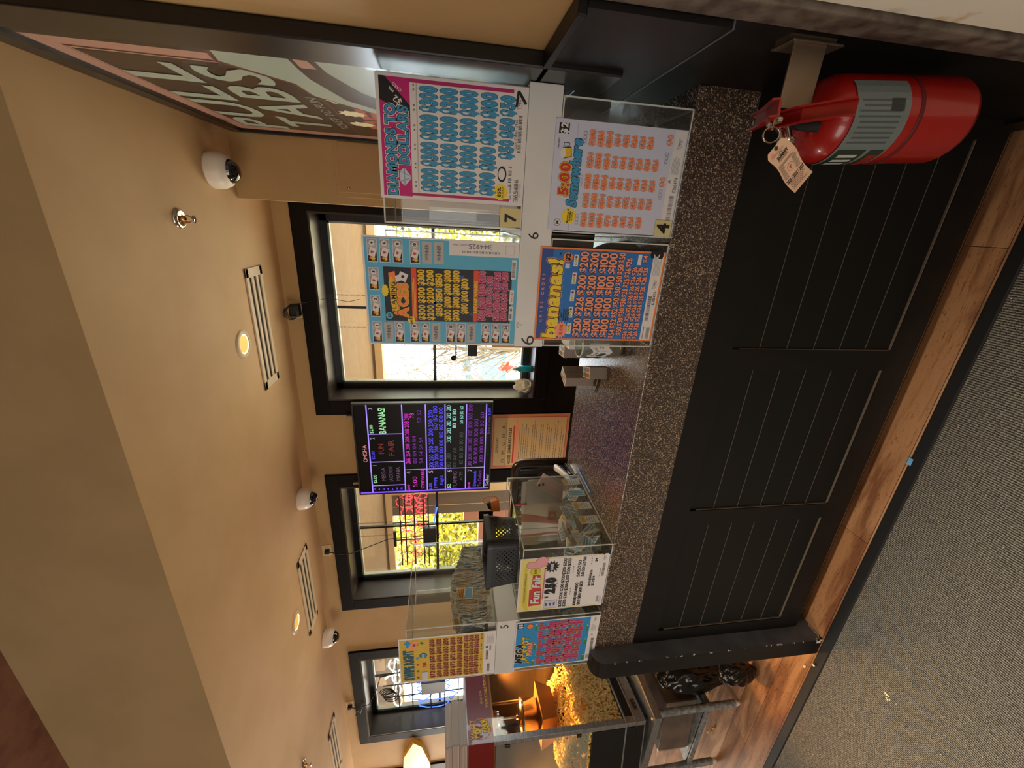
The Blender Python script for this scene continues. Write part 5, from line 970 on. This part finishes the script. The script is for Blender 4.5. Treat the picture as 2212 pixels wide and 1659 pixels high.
# ================================================================ FIRE EXTINGUISHER
EX, EY = .247, .90
t = thing('fire_extinguisher', 'red fire extinguisher hanging on the right wall', 'fire extinguisher', (EX, EY, .642)); t.rotation_euler = (0, math.radians(-4.5), 0)
r = .0800; ZS = .272
prof = [(0, .012), (r * .80, .010), (r * .93, 0), (r, .014), (r, ZS)] + [(r * math.cos(a) * .78 + r * .22, ZS + .062 * math.sin(a)) for a in [PI / 2 * k / 8 for k in range(1, 9)]] + [(.020, ZS + .070), (.018, ZS + .085), (0, ZS + .085)]
MB().lathe(prof, (0, 0, 0), 'ext_red', seg=48).build('cylinder', t)
MB().lathe([(r + .0006, .136), (r + .0018, .138), (r + .0018, .143), (r + .0006, .145)], (0, 0, 0), 'rubber_band', seg=40).build('band', t)
def wrap(mb, a0, a1, z0, z1, mm, rr_=r + .0006, n=14):
    for k in range(n):
        b0, b1 = a0 + (a1 - a0) * k / n, a0 + (a1 - a0) * (k + 1) / n
        mb.poly([(rr_ * math.cos(b0), rr_ * math.sin(b0), z0), (rr_ * math.cos(b1), rr_ * math.sin(b1), z0), (rr_ * math.cos(b1), rr_ * math.sin(b1), z1), (rr_ * math.cos(b0), rr_ * math.sin(b0), z1)], mm, True)
lb = MB(); D = math.radians
wrap(lb, D(178), D(315), .168, .286, 'ext_label'); wrap(lb, D(179), D(222), .215, .280, 'ext_label_dark', r + .0012); wrap(lb, D(179), D(222), .173, .205, 'ext_label_dark', r + .0012); wrap(lb, D(180), D(214), .178, .198, 'dark_red', r + .0016)
rr = random.Random(3)
for k in range(9):
    a0 = D(232 + k * 6.5); wrap(lb, a0, a0 + D(2), .186, .278 - .01 * rr.random(), 'ext_line', r + .0012, 1)
for k in range(14): wrap(lb, D(272) + k * .02, D(272) + k * .02 + .010, .182, .212, 'ink', r + .0014, 1)
for k in range(3): wrap(lb, D(186 + k * 11), D(192 + k * 11), .224, .268, 'paper_grey', r + .0016, 2)
lb.build('label', t)
v = MB(); v.lathe([(.019, ZS + .080), (.021, ZS + .085), (.021, ZS + .105), (.015, ZS + .108), (.013, ZS + .13), (0, ZS + .13)], (0, 0, 0), 'chrome', seg=20); v.tube([(0, 0, ZS + .098), (-.040, -.012, ZS + .094)], [.012, .013], 'chrome', 12); v.lathe([(.017, 0), (.017, .010), (0, .011)], (-.036, -.010, ZS + .094), 'chrome', (-1, -.2, 0), 20); v.build('valve', t)
def lever(pts, w, name, th=.004):
    m_ = MB()
    for i in range(len(pts) - 1):
        a, c = Vector(pts[i]), Vector(pts[i + 1]); d = (c - a).normalized(); s_ = Vector((1, 0, 0)) * w / 2; n0 = s_.cross(d).normalized() * th
        m_.hexa([a - s_, a + s_, c + s_, c - s_, a - s_ + n0, a + s_ + n0, c + s_ + n0, c - s_ + n0], 'ext_red')
        for sg in (-1, 1):
            e = s_ * sg; m_.hexa([a + e - s_ * .12, a + e + s_ * .12, c + e + s_ * .12, c + e - s_ * .12, a + e - s_ * .12 - n0 * 3, a + e + s_ * .12 - n0 * 3, c + e + s_ * .12 - n0 * 3, c + e - s_ * .12 - n0 * 3], 'ext_red')
    return m_.build(name, t)
lever([(0, .020, ZS + .150), (0, -.03, ZS + .165), (0, -.115, ZS + .205)], .026, 'squeeze_lever'); lever([(0, .015, ZS + .118), (0, -.055, ZS + .108), (0, -.125, ZS + .058)], .026, 'carry_handle')
MB().tube([(-.022, -.030, ZS + .145), (.022, -.030, ZS + .145)], .0022, 'chrome', 8).build('pin', t)
MB().tube([(-.030 + .014 * math.cos(q / 16 * 2 * PI), -.034, ZS + .148 + .018 * math.sin(q / 16 * 2 * PI)) for q in range(17)], .0018, 'chrome', 6, False).build('pull_ring', t)
MB().tube([(0, .0, ZS + .10), (-.012, -.028, ZS + .085), (-.016, -.045, ZS + .055)], [.009, .010, .012], 'black_rubber', 12).build('nozzle', t)
t = thing('wall_bracket', 'grey metal bracket holding the fire extinguisher to the wall', 'bracket', (SW, EY + .005, 1.015))
MB().box(-.120, -.012, -.022, -.018, -.040, .030, 'bracket', .001).build('arm', t); MB().box(-.014, -.010, -.03, .03, -.07, .04, 'bracket', .001).build('wall_plate', t); MB().box(-.012, .0, -.02, .02, -.06, .04, 'bracket').build('spacer', t)
# inspection tag
A, B_, D_ = aty(1655, 342, .83), aty(1692, 296, .83), aty(1697, 430, .83)
U_ = (B_ - A); Ln = (D_ - A); V2 = -(Ln - U_ * (Ln.dot(U_) / U_.length_squared))
o0 = A - V2; w_, h_ = U_.length * 1.06, V2.length * 1.02
s = Sheet(o0, U_, V2, w_, h_); s.bend = lambda p, u, tt: p + Vector((.006 * math.sin(tt * 5.0 - .6), -.010 * math.sin(tt * 6.5), .004 * math.sin(tt * 5))) * (tt)
for k in range(12): s.poly([(0 if k else .12, k / 12), (1 if k else .88, k / 12), (1, (k + 1) / 12), (0, (k + 1) / 12)], 'tag_paper', 0)
s.disc(.5, .055, .0045, 'brown', 1); s.disc(.5, .055, .0022, 'ink', 2); s.disc(.22, .10, .004, 'salmon', 1)
s.text('SUMMIT', .5, .245, .0055, 'ink', w=.026, bold=.05); s.poly([(.35, .205), (.5, .165), (.68, .205), (.5, .18)], 'ink', 2); s.lines(.2, .29, .8, .34, 3, 'ink_grey'); s.lines(.1, .12, .85, .17, 3, 'ink_lgrey')
s.lines(.05, .40, .95, .46, 3, 'ink_grey'); s.lines(.06, .47, .30, .76, 12, 'ink_grey'); s.lines(.68, .47, .94, .76, 12, 'ink_grey'); s.disc(.5, .62, .0075, 'ink_grey', 1); s.disc(.5, .62, .0068, 'tag_paper', 2); s.star(.5, .62, .0048, 'red', 6, .5, 3)
s.text('2025 / 2026 / 2027', .5, .80, .0048, 'ink', w=.044, bold=.04); s.lines(.10, .84, .92, .96, 6, 'ink_grey')
tag(s.build('inspection_tag'), 'curled cream inspection tag dangling from the fire extinguisher', 'tag')

# ================================================================ POPCORN STAND
TZ_ = .512
t = thing('equipment_stand', 'low stainless stand with galvanised legs under the popcorn machine', 'stand', (-3.0, 1.66, FZ)); g = (-3.0, 1.66, FZ)
def L_(mb, name, par, oo):
    o = mb.build(name); o.parent = par; o.location = (-oo[0], -oo[1], -oo[2]); return o
sx0, sx1, sy0, sy1 = -3.37, -2.645, 1.345, 1.96
L_(MB().box(sx0, sx1, sy0, sy1, TZ_ - .045, TZ_, 'steel', .003), 'tabletop', t, g)
for x, y in ((-2.700, 1.40), (-3.305, 1.40), (-2.70, 1.90), (-3.305, 1.90)):
    m_ = MB(); m_.tube([(x, y, FZ + .03), (x, y, TZ_ - .045)], .0205, 'galvanised', 16); m_.lathe([(.013, .0), (.016, .012), (.020, .03), (.020, .045)], (x, y, FZ), 'white_plastic', seg=14); m_.lathe([(.024, -.025), (.024, .025)], (x, y, .135), 'galvanised', seg=16); L_(m_, 'leg', t, g)
m_ = MB(); zz = .125
m_.box(-3.30, -2.705, 1.405, 1.895, zz, zz + .012, 'galvanised'); m_.box(-3.30, -2.705, 1.395, 1.41, zz - .02, zz + .012, 'galvanised'); m_.box(-2.715, -2.695, 1.41, 1.895, zz - .02, zz + .012, 'galvanised'); L_(m_, 'undershelf', t, g)
# wrapped carton on the undershelf, rubbish bag
p = Vector((-2.98, 1.62, zz + .013)); t = thing('wrapped_carton', 'brown carton in clear film on the stand\'s lower shelf', 'carton', p, math.radians(6))
MB().box(-.21, .21, -.17, .19, 0, .21, 'wrapped_carton', .012).build('box', t); MB().box(-.214, .214, -.174, .194, -.0, .214, 'acrylic', .014).build('film', t)
def crumple(label, c, sx, sy, sz, seed, name='garbage_bag', m_='garbage_black', cat='bag', sub=4, amp=.22):
    bm = bmesh.new(); bmesh.ops.create_icosphere(bm, subdivisions=sub, radius=1); rr = random.Random(seed); ph = [(Vector((rr.uniform(-1, 1), rr.uniform(-1, 1), rr.uniform(-1, 1))).normalized(), rr.uniform(3, 9), rr.uniform(0, 6)) for _ in range(12)]
    for v in bm.verts:
        n0 = v.co.normalized(); d = sum(abs(math.sin(n0.dot(a) * f + q)) for a, f, q in ph) / 12 - .6; v.co = Vector((n0.x * sx, n0.y * sy, n0.z * sz)) * (1 + amp * d * 2.2)
    zmin = min(v.co.z for v in bm.verts); bm.verts.index_update()
    q = MB().raw([(v.co.x, v.co.y, v.co.z - zmin) for v in bm.verts], [[v.index for v in f.verts] for f in bm.faces], m_, True); bm.free()
    o = q.build(name); o.location = c; tag(o, label, cat); return o
_c = aty(1425, 1462, 1.55); bag = crumple('black plastic rubbish bag bulging between counter end and popcorn stand', (_c.x, 1.55, FZ), .10, .10, (_c.z - FZ) * .50, 3, sub=5, amp=.26)
crumple('tied black plastic bag on the floor against the counter end board', (aty(1515, 1462, 1.38).x, 1.38, FZ), .07, .06, .11, 8, sub=5, amp=.26)

# popcorn machine
PX_, PY_ = -2.705, 1.375; MZ = TZ_ + .001; rot = math.radians(9)
t = thing('popcorn_machine', 'steel and glass popcorn machine with a dark red sign panel', 'popcorn machine', (PX_, PY_, MZ), rot)
W_, D2 = .58, .60; zb, zg0, zg1, zt = .030, .155, .932, 1.075      # local heights: base, glass bottom, sign bottom, top
b = MB(); b.box(-W_, 0, 0, D2, zb, zg0, 'steel', .003); b.box(-W_ - .0, .004, -.004, D2, zb + .055, zb + .062, 'kettle_steel'); b.box(-.012, .003, .04, D2 - .03, zb + .07, zb + .115, 'dark_metal'); b.box(-W_ + .03, -.03, -.004, .001, zb + .01, zg0 - .01, 'dark_metal')
for k in range(9): b.box(.0032, .0045, .07 + k * .008, .073 + k * .008, zb + .018, zb + .045, 'black_plastic')
for x in (-W_ + .04, -.04):
    for y in (.04, D2 - .04): b.lathe([(.018, 0), (.018, zb)], (x, y, 0), 'black_rubber', seg=12)
b.build('base', t)
for x, y in ((-.032, 0), (-W_, 0), (-.032, D2 - .032), (-W_, D2 - .032)): MB().box(x, x + .032, y, y + .032, zg0, zg1, 'steel', .002).build('corner_post', t)
MB().box(-W_ + .002, -.002, .002, D2 - .002, zg1 + .0, zt, 'dark_metal').box(-W_, 0, 0, D2, zt, zt + .006, 'steel').build('top_housing', t)
s = Sheet((.001, .0, zg1), (0, 1, 0), (0, 0, 1), D2, zt - zg1); s.base('sign_red', .001); s.st = .0004
s.disc(.13, .52, .060, 'orange', 1, n=40); s.disc(.13, .52, .0565, 'sign_red', 2, n=40)
s.text('POP', .105, .38, .034, 'yellow', w=.068, bold=.10, out='dark_red', ow=.04, L=5, ang=.1); s.text('CORN', .15, .70, .032, 'yellow', w=.072, bold=.10, out='dark_red', ow=.04, L=5, ang=.25)
s.text('VALLEY', .13, .14, .017, 'yellow', w=.11, bold=.02, arc=-.008, out='orange', ow=.05, out2='sign_red', ow2=.1, L=6)
s.text('612-669-3704', .44, .62, .013, 'mustard', w=.085, bold=.01); s.text('WWW.SCVALLEYPOPCORN.COM', .55, .84, .015, 'gold', w=.27, bold=.02)
s.build('sign_panel', t)
MB().box(-W_, 0, -.0015, -.0005, zg1, zt, 'sign_red').build('front_sign', t)
MB().box(-.006, -.003, .032, D2 - .032, zg0, zg1, 'glass').build('side_glass', t)
MB().box(-W_ + .032, -.032, D2 - .006, D2 - .003, zg0, zg1, 'glass').build('rear_glass', t); MB().box(-W_ + .002, -W_ + .006, .032, D2 - .032, zg0, zg1, 'cabinet_dark').build('far_side', t)
d = MB(); d.box(-W_ + .032, -.036, .003, .007, zg0 + .22, zg1 - .01, 'hazy_glass'); dr = d.build('door', t)
for z in (zg1 - .09, zg0 + .27): MB().box(-.050, -.030, -.006, .004, z, z + .03, 'black_plastic', .002).build('hinge', dr)
MB().box(-W_ + .032, -.036, .0, .012, zg0, zg0 + .20, 'dark_metal', .002).build('lower_panel', t)
MB().box(-.30, -.01, .035, D2 - .03, zg1 - .012, zg1, 'warm_panel').build('ceiling_plate', t)
# kettle with its hanger
kx, ky, kz = -.17, .25, zg1 - .33
k = MB(); k.lathe([(0, 0), (.085, 0), (.094, .010), (.094, .085), (.100, .088), (.100, .094), (.088, .094), (.086, .090)], (kx, ky, kz + .03), 'kettle_steel', seg=36); ko = k.build('kettle', t)
MB().lathe([(.102, .0), (.102, .004), (.03, .022), (.012, .024), (.012, .034), (0, .034)], (kx, ky, kz + .126), 'kettle_steel', seg=30).build('lid', ko)
MB().lathe([(.05, 0), (.05, .045), (0, .045)], (kx, ky, zg1 - .06), 'kettle_steel', seg=24).build('motor_housing', t)
MB().tube([(kx, ky, kz + .15), (kx, ky, zg1 - .06)], .006, 'kettle_steel', 8).tube([(kx + .05, ky + .06, kz + .13), (kx + .05, ky + .06, zg1)], .010, 'warm_panel', 8).tube([(kx - .02, ky - .13, kz + .08), (kx - .02, ky - .13, zg1)], .005, 'kettle_steel', 8).build('hanger', t)
MB().hexa([(kx - .09, ky - .10, kz - .08), (kx + .09, ky - .10, kz - .08), (kx + .09, ky + .10, kz - .08), (kx - .09, ky + .10, kz - .08), (kx - .12, ky - .13, kz + .02), (kx + .12, ky - .13, kz + .02), (kx + .12, ky + .13, kz + .02), (kx - .12, ky + .13, kz + .02)], 'warm_panel').build('heat_shroud', t)
MB().box(-W_ + .01, -.01, .50, .503, zg0 + .25, zg1, 'cabinet_dark').build('inner_panel', t)
for q in ((-.09, .42), (-.40, .20)):
    l = bpy.data.lights.new('heat_lamp', 'SPOT'); l.energy = 55; l.spot_size = 2.2; l.spot_blend = .6; l.color = (1.0, .46, .10); l.shadow_soft_size = .03; o = bpy.data.objects.new('heat_lamp', l); C.objects.link(o); c_, s_ = math.cos(rot), math.sin(rot)
    o.location = (PX_ + q[0] * c_ - q[1] * s_, PY_ + q[0] * s_ + q[1] * c_, MZ + zg1 - .05)
# popcorn
pk = MB(); rr = random.Random(12)
_ico = bmesh.new(); bmesh.ops.create_icosphere(_ico, subdivisions=1, radius=1); _ico.verts.index_update(); IV = [v.co.copy() for v in _ico.verts]; IF = [[v.index for v in f.verts] for f in _ico.faces]; _ico.free()
def kernel(mb, p, s_, mm):
    for j in range(3):
        o_ = Vector((rr.uniform(-1, 1), rr.uniform(-1, 1), rr.uniform(-1, 1))) * s_ * .55; q_ = s_ * rr.uniform(.5, .8)
        mb.raw([Vector(p) + o_ + Vector((v.x * q_ * rr.uniform(.8, 1.2), v.y * q_, v.z * q_)) for v in IV], IF, mm, True)
zs = zg0 + .235
def top(x, y): return zs + .115 * max(0, 1 - ((x + .27) / .26) ** 2) ** .8 * (.6 + .4 * (1 - ((y - .22) / .42) ** 2)) + .03 * (1 - y / D2) + .012 * math.sin(x * 40) * math.sin(y * 37)
for i in range(2600):
    x, y = rr.uniform(-W_ + .02, -.018), rr.uniform(.02, D2 - .12); kernel(pk, (x, y, top(x, y) + rr.uniform(-.006, .004)), rr.uniform(.0065, .0095), rr.choice(['popcorn_a', 'popcorn_a', 'popcorn_b', 'popcorn_c']))
for i in range(2300):
    y = rr.uniform(.034, D2 - .03); z = rr.uniform(zg0 + .005, top(-.02, y)); kernel(pk, (-.0185, y, z), rr.uniform(.0065, .009), rr.choice(['popcorn_a', 'popcorn_b', 'popcorn_b', 'popcorn_b', 'popcorn_c']))
for i in range(900):
    x = rr.uniform(-W_ + .03, -.036); z = rr.uniform(zg0 + .19, top(x, .02)); kernel(pk, (x, .024, z), rr.uniform(.0065, .009), rr.choice(['popcorn_a', 'popcorn_b', 'popcorn_a']))
pk.box(-W_ + .03, -.030, .035, D2 - .14, zg0 + .002, zs - .02, 'popcorn_c')
pc = pk.build('popcorn'); pc.location = (PX_, PY_, MZ); pc.rotation_euler = (0, 0, rot); tag(pc, 'heap of yellow popcorn filling the popcorn machine', 'popcorn', kind='stuff')
# paper bags on top of the machine
for k, (z0, h0, dx) in enumerate(((0, .042, .0), (.043, .040, .006), (.084, .036, -.004))):
    c_, s_ = math.cos(rot), math.sin(rot); q = (-.20, .13); P = (PX_ + q[0] * c_ - q[1] * s_, PY_ + q[0] * s_ + q[1] * c_, MZ + zt + .007 + z0)
    tt = thing('popcorn_bag_stack', ('lowest', 'middle', 'topmost')[k] + ' bundle of flat white paper bags on the popcorn machine', 'paper bags', P, rot, 'paper bag bundles on the popcorn machine'); b = MB(); n_ = 14
    for j in range(n_):
        e_ = rr.uniform(-.003, .003); b.box(-.19 + e_, .195 + e_ + dx, -.125 + e_, .135 + e_, j * h0 / n_, (j + .8) * h0 / n_, 'bag_paper')
    b.build('bags', tt); b = MB()
    for j in range(8): b.box(-.185, .196 + dx + .001, -.129 + rr.uniform(-.003, .002), -.118, j * h0 / 8, (j + .6) * h0 / 8, 'bag_edge')
    b.build('folded_bottoms', tt)
# yellow plastic piece at the picture's left edge, hung on the back wall
P = [aty(x_, y_, BK - .06) for x_, y_ in ((893, 1606), (872, 1638), (870, 1700), (932, 1700), (929, 1650), (911, 1614))]; c = P[0]
m_ = MB(); a = [Vector((p.x, BK - .06, p.z)) - Vector((c.x, BK - .06, c.z)) for p in P]; bk_ = [p + Vector((0, .055, 0)) for p in a]
m_.poly(a, 'yellow_plastic'); m_.poly(bk_[::-1], 'yellow_plastic')
for i in range(6): m_.poly([a[i], a[(i + 1) % 6], bk_[(i + 1) % 6], bk_[i]][::-1], 'yellow_plastic')
o = m_.build('plastic_scoop'); o.location = (c.x, BK - .06, c.z); tag(o, 'pointed yellow plastic piece on the wall above the popcorn bags', 'scoop')

# ================================================================ CHAIR BEHIND THE COUNTER
cA = aty(1105, 1000, 2.14); zc = cA.z; xr = aty(1170, 991, 2.14).x; xl = xr - .50
t = thing('wooden_chair', 'dark wooden chair with a rounded back behind the counter', 'chair', ((xl + xr) / 2, 2.36, FZ)); g = ((xl + xr) / 2, 2.36, FZ)
m_ = MB(); r_ = .05; pts = [(xr - .028, 2.14, .36)] + [(xr - .028 - r_ + r_ * math.cos(a), 2.14, zc - .028 - r_ + r_ * math.sin(a)) for a in [PI / 2 * k / 5 for k in range(6)]] + [(xl + .028 + r_ - r_ * math.sin(a), 2.14, zc - .028 - r_ + r_ * math.cos(a)) for a in [PI / 2 * k / 5 for k in range(6)]] + [(xl + .028, 2.14, .36)]
m_.tube(pts, .028, 'chair_wood', 12); L_(m_, 'back_frame', t, g)
for k in range(6): x = xl + .09 + k * .064; L_(MB().box(x - .012, x + .012, 2.13, 2.15, .42, zc - .05, 'chair_wood', .003), 'back_slat', t, g)
L_(MB().box(xl, xr, 2.13, 2.58, .34, .385, 'chair_wood', .01), 'seat', t, g)
for x, y in ((xl + .03, 2.15), (xr - .03, 2.15), (xl + .03, 2.55), (xr - .03, 2.55)): L_(MB().tube([(x, y, FZ), (x, y, .345)], [.016, .022], 'chair_wood', 10), 'leg', t, g)
# tote bag hung over the chair back
P0 = aty(1133, 1036, 2.06); P1 = aty(1136, 1172, 2.06); t = thing('tote_bag', 'white cloth bag with dark red stripes hanging on the wooden chair', 'bag', ((P0.x + P1.x) / 2, 2.06, .60)); hw = abs(P0.x - P1.x) / 2; th_ = P0.z - .60
b = MB(); N = 26
def fold(u, v): return -.018 - .022 * math.sin(u * 7 + v * 3) * math.cos(v * 6 + 1) - .03 * math.sin(PI * u) * math.sin(PI * min(1, v * 1.1))
for i in range(N):
    for j in range(N):
        pp = []
        for du, dv in ((0, 0), (1, 0), (1, 1), (0, 1)):
            u, v = (i + du) / N, (j + dv) / N; pp.append((hw * (2 * u - 1) * (1 + .04 * math.sin(v * 9)), fold(u, v), th_ * (1 - v) + .03 * (u - .3) * (v < .02)))
        u = (i + .5) / N; b.poly(pp, 'tote_red' if .40 < u < .50 or .14 < u < .20 else 'tote_white' if u > .2 else 'tote_tan', True)
b.box(-hw * .95, hw * .95, -.012, .02, .0, th_ * .96, 'tote_white', .01); b.build('cloth', t)
s = Sheet((-.01, -.075, th_ - .20), (1, 0, 0), (0, 0, 1), .07, .05); s.rect(0, 0, 1, 1, 'tote_red'); s.disc(.5, .5, .012, 'tote_tan', 2); s.build('printed_patch', t)
MB().tube([(.08, -.02, th_ - .02), (.06, .0, th_ + .02), (.02, .05, th_ + .03)], .006, 'tote_red', 6).build('strap', t)
# orange zip pouch with a loop, hanging over the basket's rear corner
c = aty(1066, 1092, 1.462); t = thing('zip_pouch', 'small orange and black pouch with a wrist loop behind the grey basket', 'pouch', (c.x, 1.472, c.z - .030))
b = MB(); b.hexa([(-.035, -.008, 0), (.028, -.008, .006), (.028, .008, .006), (-.035, .008, 0), (-.032, -.010, .036), (.018, -.010, .044), (.018, .010, .044), (-.032, .010, .036)], 'leather_orange'); b.build('leather', t)
b = MB(); b.hexa([(-.030, -.006, .036), (.014, -.006, .043), (.014, .006, .043), (-.030, .006, .036), (-.020, -.004, .052), (.006, -.004, .060), (.006, .004, .060), (-.020, .004, .052)], 'ink'); b.build('lining', t)
MB().tube([(.022 + .020 * math.cos(q / 18 * 2 * PI), 0, .044 + .032 * math.sin(q / 18 * 2 * PI)) for q in range(19)], .0022, 'leather_orange', 6, False).build('wrist_loop', t)

# ================================================================ CRUMBS ON THE FLOOR
rr = random.Random(31)
for lab, px, py in (('popped kernel nearest the stand\'s right leg', 1530, 1497), ('popped kernel between the two legs of the stand', 1533, 1581), ('second popped kernel between the stand legs', 1542, 1572), ('white crumb on the floor strip below the end board', 1741, 1440), ('white crumb at the carpet edge below the end board', 1762, 1436)):
    b = MB(); kernel(b, (0, 0, .009), .009, 'popcorn_b' if 'crumb' in lab else 'popcorn_a'); o = b.build('popped_kernel'); p = atz(px, py, FZ + (.005 if px > 1750 else 0)); o.location = p; tag(o, lab, 'popcorn', 'dropped popcorn')
P = Vector((PX_ + .03, PY_ + .0, TZ_)); b = MB(); kernel(b, (0, 0, .009), .009, 'popcorn_a'); o = b.build('popped_kernel'); o.location = (sx1 - .02, sy0 + .015, TZ_ + .0); tag(o, 'popped kernel on the corner of the steel stand', 'popcorn', 'dropped popcorn')
cr = MB()
for k in range(150):
    x, y = rr.uniform(-3.2, .2), 1.08 - abs(rr.gauss(0, .35)); s_ = rr.uniform(.0008, .0022); cr.box(x, x + s_, y, y + s_, FZ + .004, FZ + .004 + s_, 'paper_white')
tag(cr.build('lint'), 'tiny white specks scattered on the dark carpet', 'lint', kind='stuff')
p = atz(1970, 997, FZ); o = MB().box(-.014, .014, -.008, .008, 0, .001, 'ticket_blue').build('paper_scrap'); o.location = (p.x, p.y, FZ + .0095 if p.y < 1.135 else FZ + .0005); tag(o, 'light blue paper scrap at the edge of the wood strip', 'scrap')
p = atz(1917, 1508, FZ + .004); b = MB()
for k in range(9): x, y = rr.uniform(-.012, .012), rr.uniform(-.012, .012); b.box(x, x + .005, y, y + .005, 0, .003, 'popcorn_b')
o = b.build('crushed_popcorn'); o.location = (p.x, p.y, FZ + .004); tag(o, 'crushed pale popcorn trodden into the carpet', 'crumbs', kind='stuff')
